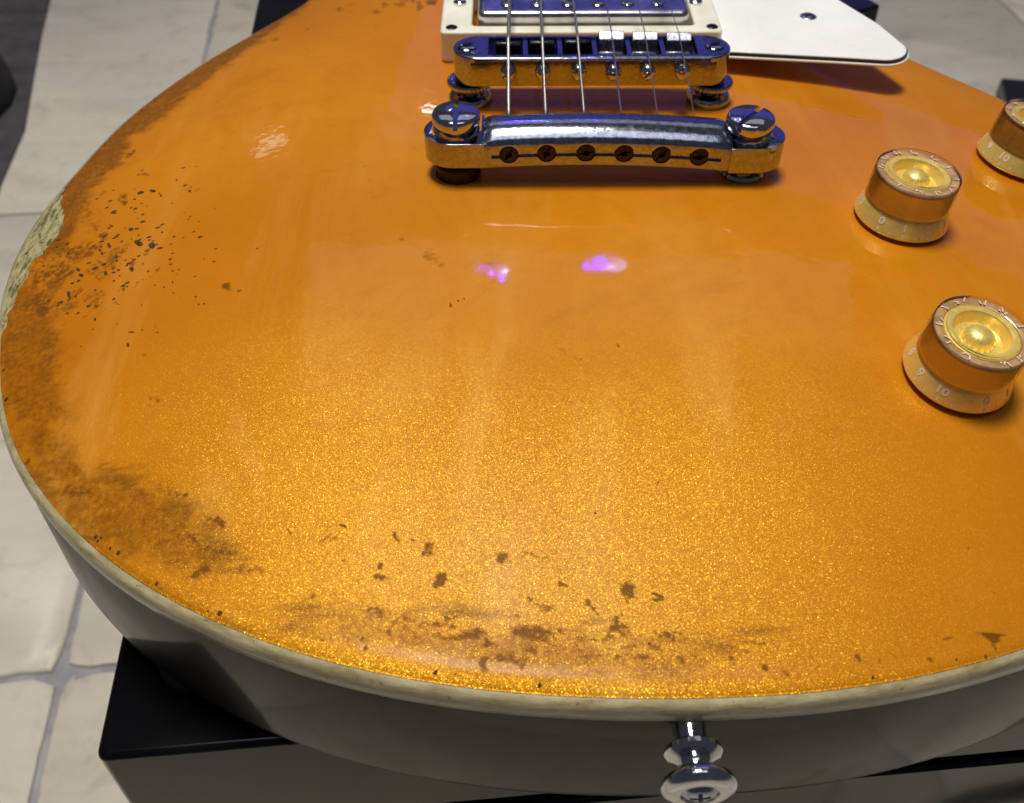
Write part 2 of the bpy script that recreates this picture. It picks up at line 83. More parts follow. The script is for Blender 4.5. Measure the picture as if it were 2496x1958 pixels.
def mixc(nt, fac, a, b, mode='MIX'):
    n = N(nt, "ShaderNodeMix", data_type='RGBA', blend_type=mode)
    for sock, v in ((n.inputs[0], fac), (n.inputs[6], a), (n.inputs[7], b)):
        if hasattr(v, 'is_linked') or isinstance(v, bpy.types.NodeSocket): nt.links.new(v, sock)
        elif isinstance(v, (int, float)): sock.default_value = v
        else: sock.default_value = (*v, 1)
    return n.outputs[2]
def math_(nt, op, a, b=0., c=None, clamp=False):
    n = N(nt, "ShaderNodeMath", operation=op, use_clamp=clamp)
    for i, v in enumerate((a, b, c)):
        if v is None: continue
        if isinstance(v, bpy.types.NodeSocket): nt.links.new(v, n.inputs[i])
        else: n.inputs[i].default_value = v
    return n.outputs[0]
def bump(nt, h, strength, dist, normal=None):
    b = N(nt, "ShaderNodeBump"); b.inputs['Strength'].default_value = strength; b.inputs['Distance'].default_value = dist
    nt.links.new(h, b.inputs['Height'])
    if normal is not None: nt.links.new(normal, b.inputs['Normal'])
    return b.outputs[0]
def objvec(nt):
    return N(nt, "ShaderNodeTexCoord").outputs['Object']

# gold-flake lacquer
GOLD, nt, B = mat("gold_flake_lacquer")
ov = objvec(nt)
def flake(scale, amp):
    v = N(nt, "ShaderNodeTexVoronoi"); v.inputs['Scale'].default_value = scale; nt.links.new(ov, v.inputs['Vector'])
    s = N(nt, "ShaderNodeVectorMath", operation='SUBTRACT'); nt.links.new(v.outputs['Color'], s.inputs[0]); s.inputs[1].default_value = (.5, .5, .5)
    k = N(nt, "ShaderNodeVectorMath", operation='SCALE'); nt.links.new(s.outputs[0], k.inputs[0]); k.inputs['Scale'].default_value = amp
    return k.outputs[0], v.outputs['Color']
f1, c1 = flake(8000, .44)
geo = N(nt, "ShaderNodeNewGeometry")
ad = N(nt, "ShaderNodeVectorMath", operation='ADD'); nt.links.new(geo.outputs['Normal'], ad.inputs[0]); nt.links.new(f1, ad.inputs[1])
nn = N(nt, "ShaderNodeVectorMath", operation='NORMALIZE'); nt.links.new(ad.outputs[0], nn.inputs[0])
def attr(n):
    a = N(nt, "ShaderNodeAttribute"); a.attribute_name = n; return a.outputs['Fac']
wear, bare, band = attr("wear"), attr("bare"), attr("band")
n1 = noise(nt, 9, 3, .5, ov).outputs[0]; n2 = noise(nt, 180, 6, .65, ov).outputs[0]; n3 = noise(nt, 700, 4, .6, ov).outputs[0]
base = mixc(nt, ramp(nt, n1, [(.35, 0), (.65, 1)]), (.48, .150, .003), (.60, .215, .006))
base = mixc(nt, ramp(nt, n2, [(.30, .35), (.55, 0)]), base, (.47, .145, .003))
mpS = N(nt, 'ShaderNodeMapping'); mpS.inputs['Rotation'].default_value = (0, 0, -.55); mpS.inputs['Scale'].default_value = (1, .25, 1); nt.links.new(ov, mpS.inputs[0])
scf = noise(nt, 26, 7, .68, mpS.outputs[0], .6).outputs[0]
base = mixc(nt, math_(nt, 'MULTIPLY', ramp(nt, scf, [(.52, 0), (.72, 1)]), math_(nt, 'ADD', .24, math_(nt, 'MULTIPLY', attr('haze_sheen'), .26))), base, (.72, .38, .09))
base = mixc(nt, math_(nt, 'MULTIPLY', ramp(nt, noise(nt, 16, 8, .7, ov, 1.2).outputs[0], [(.56, 0), (.72, 1)]), .45), base, (.34, .12, .006))
# darkened bands
bd = math_(nt, 'MULTIPLY', ramp(nt, math_(nt, 'ADD', band, math_(nt, 'MULTIPLY', math_(nt, 'SUBTRACT', math_(nt, 'ADD', n2, n3), 1.), 1.5)), [(-.0, 0), (1.0, 1)]), math_(nt, 'MULTIPLY', band, 1.4, clamp=True), clamp=True)
base = mixc(nt, math_(nt, 'MULTIPLY', bd, .92, clamp=True), base, (.20, .066, .002))
wn = math_(nt, 'ADD', wear, math_(nt, 'MULTIPLY', math_(nt, 'SUBTRACT', n2, .5), 1.7))
wn = math_(nt, 'ADD', wn, math_(nt, 'MULTIPLY', math_(nt, 'SUBTRACT', n3, .5), 1.6))
wm = math_(nt, 'MULTIPLY', ramp(nt, wn, [(.26, 0), (.62, 1)]), math_(nt, 'MULTIPLY', wear, 2.2, clamp=True), clamp=True)
base = mixc(nt, math_(nt, 'MULTIPLY', wm, .92), base, mixc(nt, n3, (.10, .034, .004), (.20, .075, .008)))
mpG = N(nt, 'ShaderNodeMapping'); mpG.inputs['Scale'].default_value = (.28, 1, 1); mpG.inputs['Rotation'].default_value = (0, 0, .04); nt.links.new(ov, mpG.inputs[0])
sm_ = math_(nt, 'ADD', noise(nt, 150, 9, .72, mpG.outputs[0], .5).outputs[0], math_(nt, 'MULTIPLY', math_(nt, 'SUBTRACT', attr('grime'), 1), .42))
gm = math_(nt, 'MULTIPLY', ramp(nt, sm_, [(.43, 0), (.55, 1)]), .66)
base = mixc(nt, gm, base, (.17, .058, .004))
bd = math_(nt, 'MAXIMUM', bd, gm)
# bare binding / filler where the paint is rubbed through
bn = math_(nt, 'ADD', bare, math_(nt, 'MULTIPLY', math_(nt, 'SUBTRACT', n2, .5), .5))
bm = ramp(nt, bn, [(.47, 0), (.53, 1)])
mpB = N(nt, 'ShaderNodeMapping'); mpB.inputs['Scale'].default_value = (2.6, .8, 1); mpB.inputs['Rotation'].default_value = (0, 0, -.15); nt.links.new(ov, mpB.inputs[0])
dirt = ramp(nt, noise(nt, 210, 9, .8, mpB.outputs[0], .5).outputs[0], [(.42, 1), (.55, 0)])
cream = mixc(nt, dirt, mixc(nt, n1, (.36, .32, .15), (.48, .44, .25)), (.10, .085, .03))
col = mixc(nt, bm, base, cream)
nt.links.new(col, B.inputs['Base Color'])
notbare = math_(nt, 'SUBTRACT', 1, bm)
sp = math_(nt, 'MULTIPLY', math_(nt, 'SUBTRACT', 1, math_(nt, 'MAXIMUM', math_(nt, 'MULTIPLY', wm, .65), math_(nt, 'MULTIPLY', bd, .5))), notbare)
B.inputs['Roughness'].default_value = .5; B.inputs['Specular IOR Level'].default_value = .04
hz = noise(nt, 22, 5, .6, ov, .8).outputs[0]
mp = N(nt, "ShaderNodeMapping"); mp.inputs['Rotation'].default_value = (0, 0, -.6); mp.inputs['Scale'].default_value = (1, .22, 1); nt.links.new(ov, mp.inputs[0])
hz2 = noise(nt, 75, 5, .6, mp.outputs[0]).outputs[0]
cr = math_(nt, 'ADD', ramp(nt, hz, [(.42, .006), (.70, .06)]), ramp(nt, hz2, [(.5, 0), (.75, .02)]))
hzm = attr('haze_sheen'); cr = math_(nt, 'ADD', cr, math_(nt, 'MULTIPLY', hzm, ramp(nt, hz2, [(.3, .24), (.7, .42)])))
nt.links.new(cr, B.inputs['Coat Roughness'])
nt.links.new(math_(nt, 'MULTIPLY', math_(nt, 'MULTIPLY', notbare, math_(nt, 'SUBTRACT', 1, math_(nt, 'MULTIPLY', wm, .75))), math_(nt, 'MAXIMUM', math_(nt, 'SUBTRACT', .60, math_(nt, 'MULTIPLY', attr('haze_sheen'), .50)), .06)), B.inputs['Coat Weight']); B.inputs['Coat IOR'].default_value = 1.5
F = N(nt, 'ShaderNodeBsdfPrincipled'); F.inputs['Metallic'].default_value = 1; F.inputs['Roughness'].default_value = .35
nt.links.new(mixc(nt, wm, mixc(nt, bd, (1, .66, .05), (.75, .38, .03)), (.45, .24, .03)), F.inputs['Base Color']); nt.links.new(nn.outputs[0], F.inputs['Normal'])
for k_ in ('Coat Weight', 'Coat Roughness'): nt.links.new(B.inputs[k_].links[0].from_socket, F.inputs[k_])
sx_ = N(nt, 'ShaderNodeSeparateColor'); nt.links.new(c1, sx_.inputs[0])
ff = math_(nt, 'MULTIPLY', math_(nt, 'ADD', ramp(nt, sx_.outputs[2], [(.30, .12), (.85, .38)]), math_(nt, 'MULTIPLY', math_(nt, 'GREATER_THAN', sx_.outputs[2], .955), .7)), math_(nt, 'MULTIPLY', sp, math_(nt, 'ADD', .18, math_(nt, 'MULTIPLY', attr('haze_sheen'), .14))))
MS = N(nt, 'ShaderNodeMixShader'); nt.links.new(ff, MS.inputs[0]); nt.links.new(B.outputs[0], MS.inputs[1]); nt.links.new(F.outputs[0], MS.inputs[2]); nt.links.new(MS.outputs[0], nt.nodes['Material Output'].inputs[0])
ch = math_(nt, 'ADD', math_(nt, 'ADD', math_(nt, 'MULTIPLY', n3, .016), math_(nt, 'MULTIPLY', noise(nt, 1300, 2, .5, ov).outputs[0], .012)), math_(nt, 'SUBTRACT', math_(nt, 'MULTIPLY', noise(nt, 45, 4, .6, ov).outputs[0], .9), math_(nt, 'MULTIPLY', wm, .25)))
cn = bump(nt, ch, .75, .00024); nt.links.new(cn, B.inputs['Coat Normal']); nt.links.new(cn, F.inputs['Coat Normal'])

def simple(name, col, rough, metal=0, coat=0, var=0., vscale=60, bumpv=0., bscale=400, spec=.5, dark=None):
    m, nt, B = mat(name); ov = objvec(nt)
    setp(B, Metallic=metal, Roughness=rough)
    B.inputs['Coat Weight'].default_value = coat; B.inputs['Coat Roughness'].default_value = .06
    B.inputs['Specular IOR Level'].default_value = spec
    if var or dark:
        nz = noise(nt, vscale, 6, .6, ov)
        c2 = dark or tuple(c*(1-var) for c in col)
        nt.links.new(mixc(nt, ramp(nt, nz.outputs[0], [(.38, 1), (.62, 0)]), col, c2), B.inputs['Base Color'])
        nt.links.new(ramp(nt, nz.outputs[0], [(.3, rough*.8), (.8, min(1, rough*1.5))]), B.inputs['Roughness'])
    else: B.inputs['Base Color'].default_value = (*col, 1)
    if bumpv:
        nb = noise(nt, bscale, 5, .6, ov); nt.links.new(bump(nt, nb.outputs[0], bumpv, .0003), B.inputs['Normal'])
    return m
CHROME = simple("worn_chrome", (.46, .48, .57), .09, 1, var=.25, vscale=900, bumpv=.22, bscale=260)
SCUFF = simple("scuffed_chrome", (.46, .48, .57), .13, 1, var=.30, vscale=700, bumpv=.22, bscale=500)
COVER = simple("dull_nickel_cover", (.74, .72, .74), .20, 1, var=.35, vscale=90, bumpv=.35, bscale=120)
CHROME2 = simple("bright_chrome", (.66, .66, .68), .06, 1, var=.18, vscale=300, bumpv=.06, bscale=200)
DARKMET = simple("tarnished_steel", (.055, .036, .026), .45, .6, var=.5, vscale=900, bumpv=.5, bscale=1500)
NICKEL = simple("saddle_steel", (.42, .41, .50), .24, 1, var=.25, vscale=900, bumpv=.2, bscale=900)
BLACKMET = simple("black_steel", (.05, .05, .055), .25, .9, var=.4, vscale=800, bumpv=.2)
CREAMP = simple("aged_cream_plastic", (.88, .89, .77), .32, coat=.3, vscale=70, dark=(.78, .76, .58), bumpv=.08)
WHITEP = simple("white_plastic", (.93, .95, .90), .30, coat=.35, var=.05, vscale=40, bumpv=.05)
BLACKP = simple("black_plastic", (.012, .012, .013), .3)
SIDE = simple("dark_brown_gloss_lacquer", (.013, .010, .006), .42, spec=.15, coat=.36, var=.35, vscale=30, bumpv=.06, bscale=60)
SIDE.node_tree.nodes["Principled BSDF"].inputs['Coat Roughness'].default_value = .10
CHIP = simple("chipped_paint", (.105, .052, .022), .85, spec=.1, var=.6, vscale=900, bumpv=.6, bscale=1500)
ROSE = simple("rosewood", (.06, .028, .016), .5, var=.5, vscale=200)
MAHOG = simple("dark_neck_wood", (.07, .02, .012), .3, coat=.6, var=.3)
PEARL = simple("pearl_inlay", (.7, .7, .62), .25)
FRET = simple("fret_wire", (.65, .65, .62), .2, 1)
GOLDP = simple("gold_painted_plastic", (1.0, .76, .20), .30, .5, coat=.5, var=.05, vscale=600, bumpv=.03, bscale=1500)
GOLDB = simple("amber_gold_plastic", (1.0, .78, .20), .34, .55, coat=.8, var=.12, vscale=900, bumpv=.08, bscale=1200)
INK = simple("pale_print", (.80, .66, .62), .5)
INK2 = simple("milky_print_edge", (.62, .48, .36), .5)
RIMB = simple('smoky_clear_rim', (.60, .40, .24), .25, .15, coat=.6, var=.35, vscale=260)
PIANO = simple("black_piano_gloss", (.006, .006, .008), .16, spec=.22, coat=.12, var=.6, vscale=14, bumpv=.10, bscale=30)
BLACKF = simple("black_fabric", (.012, .012, .012), .9, var=.4, vscale=40, bumpv=.5)
SHADOW_GREY = simple("painted_shadow_grey", (.085, .083, .082), .95, var=.4, vscale=25, bumpv=.5, bscale=900)
RUB = simple("black_rubber", (.012, .012, .012), .6)

# binding: aged cream celluloid with grime lines
BIND, nt, B = mat("aged_binding"); ov = objvec(nt)
mp = N(nt, "ShaderNodeMapping"); mp.inputs['Scale'].default_value = (1, 1, 7); nt.links.new(ov, mp.inputs[0])
g = noise(nt, 130, 7, .7, mp.outputs[0]).outputs[0]; g2 = noise(nt, 600, 5, .7, ov).outputs[0]
c = mixc(nt, ramp(nt, g, [(.36, 1), (.62, 0)]), (.47, .41, .24), (.27, .22, .10))
c = mixc(nt, ramp(nt, g2, [(.30, .8), (.40, 0)]), c, (.10, .08, .04))
nt.links.new(c, B.inputs['Base Color']); B.inputs['Roughness'].default_value = .4; B.inputs['Coat Weight'].default_value = .5; B.inputs['Coat Roughness'].default_value = .15
nt.links.new(bump(nt, g, .4, .0003), B.inputs['Normal'])

# wound string
def string_mat(name, col, pitch):
    m, nt, B = mat(name); setp(B, Metallic=1, Roughness=.33); B.inputs['Base Color'].default_value = (*col, 1)
    if pitch:
        w = N(nt, "ShaderNodeTexWave"); w.bands_direction = 'Y'; w.inputs['Scale'].default_value = pitch
        nt.links.new(objvec(nt), w.inputs['Vector']); nt.links.new(bump(nt, w.outputs[0], .8, .0001), B.inputs['Normal'])
    return m
WOUND = string_mat("wound_string", (.36, .35, .345), 500); PLAIN = string_mat("plain_string", (.40, .38, .38), 0)

# clear knob plastic, thin shell
CLEAR, nt, B = mat("clear_knob_plastic"); nt.nodes.remove(B)
tr = N(nt, "ShaderNodeBsdfTransparent"); tr.inputs[0].default_value = (.98, .94, .86, 1)
gl = N(nt, "ShaderNodeBsdfGlossy"); gl.inputs['Roughness'].default_value = .05
fr = N(nt, "ShaderNodeFresnel"); fr.inputs[0].default_value = 1.22
mx = N(nt, "ShaderNodeMixShader"); nt.links.new(fr.outputs[0], mx.inputs[0]); nt.links.new(tr.outputs[0], mx.inputs[1]); nt.links.new(gl.outputs[0], mx.inputs[2])
nt.links.new(mx.outputs[0], nt.nodes["Material Output"].inputs[0])

# stone-look floor tile and grout
def tile_mat():
    m, nt, B = mat("pale_stone_tile"); ov = N(nt, "ShaderNodeNewGeometry").outputs['Position']
    a = noise(nt, 2.6, 7, .62, ov, .4).outputs[0]; b = noise(nt, 14, 8, .7, ov, .6).outputs[0]; d = noise(nt, 60, 5, .6, ov).outputs[0]
    mp = N(nt, "ShaderNodeMapping"); mp.inputs['Scale'].default_value = (.8, 3.2, 1); mp.inputs['Rotation'].default_value = (0, 0, .11); nt.links.new(ov, mp.inputs[0])
    st = noise(nt, 5, 6, .6, mp.outputs[0], .5).outputs[0]
    c = mixc(nt, ramp(nt, a, [(.35, 0), (.65, 1)]), (.66, .615, .50), (.73, .68, .55))
    c = mixc(nt, ramp(nt, st, [(.46, 0), (.72, .55)]), c, (.52, .48, .37))
    c = mixc(nt, ramp(nt, b, [(.30, .65), (.46, 0)]), c, (.36, .335, .30))
    c = mixc(nt, ramp(nt, b, [(.60, 0), (.78, .6)]), c, (.66, .64, .60))
    c = mixc(nt, ramp(nt, d, [(.25, .3), (.45, 0)]), c, (.38, .36, .33))
    nt.links.new(c, B.inputs['Base Color']); B.inputs['Roughness'].default_value = .42
    nt.links.new(bump(nt, math_(nt, 'ADD', b, math_(nt, 'MULTIPLY', d, .3)), .35, .002), B.inputs['Normal'])
    return m
TILE = tile_mat()
GROUT = simple("grey_grout", (.38, .38, .40), .9, var=.35, vscale=30, bumpv=.5, bscale=200)

# ------------------------------------------------------------------ mesh helpers (all coordinates in millimetres)
def link(name, verts, faces, material, parent=None, smooth=True, angle=35):
    me = bpy.data.meshes.new(name)
    me.from_pydata([tuple(c*MM for c in v) for v in verts], [], faces)
    me.update()
    return link_me(name, me, material, parent, smooth, angle)
def link_me(name, me, material, parent=None, smooth=True, angle=35):
    o = bpy.data.objects.new(name, me); COL.objects.link(o)
    if material:
        if not me.materials: me.materials.append(material)
    if smooth:
        me.polygons.foreach_set('use_smooth', [True]*len(me.polygons))
        if angle < 180: me.set_sharp_from_angle(angle=R(angle))
    if parent is not None: setparent(o, parent)
    return o
WM = {}
def setparent(o, p):
    # world matrices of empties and parts are known: parts sit at the world origin with world-space meshes
    o.parent = p; o.matrix_parent_inverse = WM.get(p.name, Matrix.Identity(4)).inverted()
def tag(o, label=None, cat=None, group=None, kind=None):
    if label: o['label'] = label
    if cat: o['category'] = cat
    if group: o['group'] = group
    if kind: o['kind'] = kind
    return o
class MB:
    def __init__(s): s.v = []; s.f = []
    def add(s, verts, faces, M=None):
        k = len(s.v)
        s.v += [tuple(M @ Vector(v)) if M else tuple(v) for v in verts]
        s.f += [tuple(i+k for i in f) for f in faces]; return s
    def build(s, name, material, parent=None, smooth=True, angle=35, bevel=0, seg=2):
        o = link(name, s.v, s.f, material, parent, smooth, angle)
        if bevel: add_bevel(o, bevel, seg)
        return o
def add_bevel(o, w, seg=2, angle=40):
    b = o.modifiers.new("bevel", 'BEVEL'); b.width = w*MM; b.segments = seg; b.limit_method = 'ANGLE'; b.angle_limit = R(angle); b.harden_normals = False
def lathe(profile, n=64, closed=False, caps=True):
    v = []; f = []
    for r, z in profile:
        for i in range(n):
            a = 2*math.pi*i/n; v.append((r*math.cos(a), r*math.sin(a), z))
    m_ = len(profile)
    for j in range(m_-1):
        for i in range(n):
            k = (i+1) % n; f.append((j*n+i, j*n+k, (j+1)*n+k, (j+1)*n+i))
    if closed:
        for i in range(n):
            k = (i+1) % n; f.append(((m_-1)*n+i, (m_-1)*n+k, k, i))
    elif caps:
        if profile[0][0] > 1e-6: f.append(tuple(reversed(range(n))))
        if profile[-1][0] > 1e-6: f.append(tuple(range((m_-1)*n, m_*n)))
    return v, f
def prism(outline, z0, z1):
    n = len(outline)
    v = [(x, y, z0) for x, y in outline]+[(x, y, z1) for x, y in outline]
    f = [tuple(reversed(range(n))), tuple(range(n, 2*n))]+[(i, (i+1) % n, n+(i+1) % n, n+i) for i in range(n)]
    return v, f
def box(x0, x1, y0, y1, z0, z1): return prism([(x0, y0), (x1, y0), (x1, y1), (x0, y1)], z0, z1)
def rrect(x0, x1, y0, y1, r, n=6):
    o = []
    for cx, cy, a0 in ((x1-r, y1-r, 0), (x0+r, y1-r, 90), (x0+r, y0+r, 180), (x1-r, y0+r, 270)):
        for i in range(n+1):
            a = R(a0+90*i/n); o.append((cx+r*math.cos(a), cy+r*math.sin(a)))
    return o
def stadium(x0, x1, yc, r, n=18):
    o = []
    for i in range(n+1):
        a = R(-90+180*i/n); o.append((x1-r+r*math.cos(a), yc+r*math.sin(a)))
    for i in range(n+1):
        a = R(90+180*i/n); o.append((x0+r+r*math.cos(a), yc+r*math.sin(a)))
    return o
def frame(loc, nrm=(0, 0, 1), spin=0):
    q = Vector(nrm).normalized().to_track_quat('Z', 'Y').to_matrix().to_4x4()
    return Matrix.Translation(Vector(loc)) @ q @ Matrix.Rotation(spin, 4, 'Z')
def boolean(o, cutters):
    dg = None
    for c in cutters:
        md = o.modifiers.new("cut", 'BOOLEAN'); md.operation = 'DIFFERENCE'; md.object = c; md.solver = 'EXACT'
    bpy.context.view_layer.update(); dg = bpy.context.evaluated_depsgraph_get()
    me = bpy.data.meshes.new_from_object(o.evaluated_get(dg))
    o.modifiers.clear(); o.data = me
    for c in cutters: bpy.data.objects.remove(c, do_unlink=True)
    me.polygons.foreach_set('use_smooth', [True]*len(me.polygons)); me.set_sharp_from_angle(angle=R(35))
    return o
def cutter(vf, M=None):
    mb = MB(); mb.add(*vf, M=M); return mb.build("cutter", None, None, False)
def tube(pts, r, n=10, closed_ends=True):
    pts = [Vector(p) for p in pts]; v = []; f = []
    up = Vector((0, 0, 1))
    for i, p in enumerate(pts):
        t = (pts[min(i+1, len(pts)-1)]-pts[max(i-1, 0)]).normalized()
        a = t.cross(up)
        if a.length < 1e-3: a = t.cross(Vector((1, 0, 0)))
        a.normalize(); b = a.cross(t)
        for j in range(n):
            th = 2*math.pi*j/n; v.append(tuple(p+a*r*math.cos(th)+b*r*math.sin(th)))
    for i in range(len(pts)-1):
        for j in range(n):
            k = (j+1) % n; f.append((i*n+j, i*n+k, (i+1)*n+k, (i+1)*n+j))
    if closed_ends: f.append(tuple(reversed(range(n)))); f.append(tuple(range((len(pts)-1)*n, len(pts)*n)))
    return v, f

# ------------------------------------------------------------------ arched surface of the top
OUTA = np.array(OUT, float); OUTB = np.roll(OUTA, -1, axis=0)
def edge_dist(P):
    P = np.atleast_2d(P); best = np.full(len(P), 1e9)
    for a, b in zip(OUTA, OUTB):
        ab = b-a; t = np.clip(((P-a)@ab)/(ab@ab), 0, 1); d = P-(a+t[:, None]*ab)
        np.minimum(best, (d**2).sum(1), out=best)
    return np.sqrt(best)
def zprof(d):
    z = -16*np.clip(1-d/130., 0, 1)**2.2
    e = np.clip(1-d/2.2, 0, 1)*.96; return z-.40*(1-np.sqrt(np.clip(1-e**2, 0, 1)))
def zs(x, y): return float(zprof(edge_dist(np.array([[x, y]])))[0])
def ns(x, y, e=4.):
    return Vector((-(zs(x+e, y)-zs(x-e, y))/(2*e), -(zs(x, y+e)-zs(x, y-e))/(2*e), 1)).normalized()

# ================================================================== the setting
fl = link("floor", [(-3500, -1500, -484), (3500, -1500, -484), (3500, 5000, -484), (-3500, 5000, -484)], [(0, 1, 2, 3)], GROUT); tag(fl, kind='structure')
def wav(i, t): return 1.2*math.sin(t*.031+i*1.7)+1.0*math.sin(t*.083+i*2.9)+.8*math.sin(t*.21+i*.7)+.5*math.sin(t*.47+i)
TS = 597; rot = Matrix.Rotation(R(6.2), 4, 'Z')
cnt = 0
for iy in range(-2, 4):
    for ix in range(-3, 4):
        x0, y0 = ix*TS, iy*TS; g = 2.6; pts = []
        n = 60; k = ix*7+iy*13
        for side in range(4):
            for i in range(n):
                t = i/n*TS; wv = wav(k+side*5, t); c = 1-min(1, min(i, n-i)/2.2)
                inset = g+max(-1.2, wv)+c*c*6
                if side == 0: p = (t, inset)
                elif side == 1: p = (TS-inset, t)
                elif side == 2: p = (TS-t, TS-inset)
                else: p = (inset, TS-t)
                p = (min(max(p[0], g), TS-g), min(max(p[1], g), TS-g)); pts.append(p)
        M = Matrix.Translation((-348, 114, 0)) @ rot @ Matrix.Translation((x0, y0, 0))
        nn_ = len(pts); v = []
        for (ins, z) in ((0, -483.9), (0, -481.2), (1.6, -480.2 + .25*(k % 3))):
            for (a, b) in pts:
                dx, dy = a-TS/2, b-TS/2; s_ = 1-ins/(TS/2)
                v.append(tuple(M @ Vector((TS/2+dx*s_, TS/2+dy*s_, z))))
        f = [(j*nn_+i, j*nn_+(i+1) % nn_, (j+1)*nn_+(i+1) % nn_, (j+1)*nn_+i) for j in range(2) for i in range(nn_)]+[tuple(range(2*nn_, 3*nn_))]
        link("tile", v, f, TILE, fl, True, 50)

# bench the guitar lies on
def tilt_prism(cx, cy, w, d, ang, z0, z1, r=3):
    ca, sa = math.cos(R(ang)), math.sin(R(ang))
    return prism([(cx+x*ca-y*sa, cy+x*sa+y*ca) for x, y in rrect(0, w, 0, d, r, 5)], z0, z1)
def root(name, loc):
    e = bpy.data.objects.new(name, None); COL.objects.link(e); e.location = Vector(loc)*MM; e.empty_display_size = .02
    WM[e.name] = Matrix.Translation(Vector(loc)*MM); return e
bench = tag(root("bench", (30, 60, -484)), "glossy black bench under the orange guitar, its square corner showing at the lower left", "bench")
MB().add(*tilt_prism(-121.2, -147.2, 292, 560, 5.0, -103, -60.6, 2.5)).build("top_board", PIANO, bench, bevel=1.6, seg=3)
MB().add(*tilt_prism(-114, -141, 278, 548, 5.0, -110, -102, 1.5)).build("recess", BLACKP, bench)
MB().add(*tilt_prism(-121.2, -147.2, 292, 560, 5.0, -470, -109, 2.5)).build("lower_box", PIANO, bench, bevel=1.2)
for (x, y) in ((-100, -120), (130, -100), (-150, 370), (95, 395)):
    MB().add(*lathe([(14, -480.2), (16, -478), (16, -470.5)], 24), M=Matrix.Translation((x, y, 0))).build("foot", RUB, bench)
b2 = MB().add(*prism([(92, 222.5), (170, 264.5), (128, 342), (50, 300)], -480, -64)).build("black_crate", PIANO, None, bevel=1.5, seg=3)
tag(b2, "black glossy box corner poking out behind the white pickguard at the top", "box")
pad = MB().add(*lathe([(0, 4.2), (2.2, 3.9), (3.8, 2.6), (4.6, .8), (4.8, -.2)], 20), M=Matrix.Translation((-107.2, -125.8, -60.4)) @ Matrix.Rotation(R(-40), 4, 'Z') @ Matrix.Diagonal((1.35, .7, 1.1, 1))).build("rubber_pad", RUB, None)
tag(pad, "small black rubber pad wedged under the left lower edge of the guitar", "rubber pad")
# things on the floor, out of focus
shadow_sheet = MB().add(*prism([(-1300, 500), (-590, 610), (-618, 741), (-634, 871), (-700, 1130), (-745, 1330), (-800, 1700), (-1500, 1900)], -480, -476)).build("floor_shadow_sheet", SHADOW_GREY, None, bevel=1)  # thin grey sheet laid on the tiles as a soft cast shadow
tag(shadow_sheet, "dark grey sheet painted as a cast shadow on the tiles at the far upper left", "painted shadow")
v, f = [], []
for j in range(13):
    z = j/12; rr = 1-.25*z**2-.5*max(0, z-.8)**1.2
    for i in range(36):
        a = 2*math.pi*i/36; w_ = 1+.05*math.sin(3*a+z*4)+.03*math.sin(7*a)
        v.append((-872+195*rr*w_*math.cos(a), 880+250*rr*w_*math.sin(a), -475.8+170*z))
for j in range(12):
    for i in range(36): f.append((j*36+i, j*36+(i+1) % 36, (j+1)*36+(i+1) % 36, (j+1)*36+i))
f.append(tuple(range(12*36, 13*36)))
tag(link("equipment_bag", v, f, BLACKF), "soft black bag standing on the grey shadow sheet at the far left edge", "bag")
tag(MB().add(*prism([(600, 880), (1000, 700), (1100, 860), (617, 957)], -480, -455)).build("pedal_board", BLACKP, None, bevel=4), "flat black board on the tiles behind the rear gold knob, right edge", "board")
tag(MB().add(*tube([(150, -118, -130), (146, -128, -140), (128, -136, -165), (96, -139, -200), (88, -142, -300), (90, -150, -440), (110, -190, -476), (220, -260, -476)], 3.0, 12)).build("reflection_tube", RUB, None), "black tube shaped as a dark reflection on the front of the bench at the lower right", "reflection_tube")  # tube modelled in place of a dark reflection on the bench front

# ================================================================== the guitar
G = tag(root("electric_guitar", (0, 0, -60.5)), "worn gold-orange electric guitar with chrome bridge and gold knobs lying on black bench", "electric guitar")

# --- top
NT, NR = 1100, 230
def outline_at(n):
    Q = np.vstack([OUTA, OUTA[:1]]); s = np.r_[0, np.cumsum(np.hypot(*np.diff(Q, axis=0).T))]
    t = np.linspace(0, s[-1], n, endpoint=False); P = np.c_[np.interp(t, s, Q[:, 0]), np.interp(t, s, Q[:, 1])]
    k = np.array([1, 4, 6, 4, 1])/16.
    for _ in range(3): P = sum(k[i]*np.roll(P, i-2, axis=0) for i in range(5))
    return P
RIM = outline_at(NT); CEN = np.array([0., 20.])
tt = np.linspace(0, 1, NR+1)[1:]; sv = 1-(1-tt)**1.25
PTS = CEN+sv[:, None, None]*(RIM-CEN)[None]
XY = PTS.reshape(-1, 2)
OUTA_, OUTB_ = OUTA, OUTB
OUTA = outline_at(260); OUTB = np.roll(OUTA, -1, axis=0)
D = edge_dist(XY); D[-NT:] = 0; D[-2*NT:-NT] = np.minimum(D[-2*NT:-NT], .9)
Z = zprof(D)
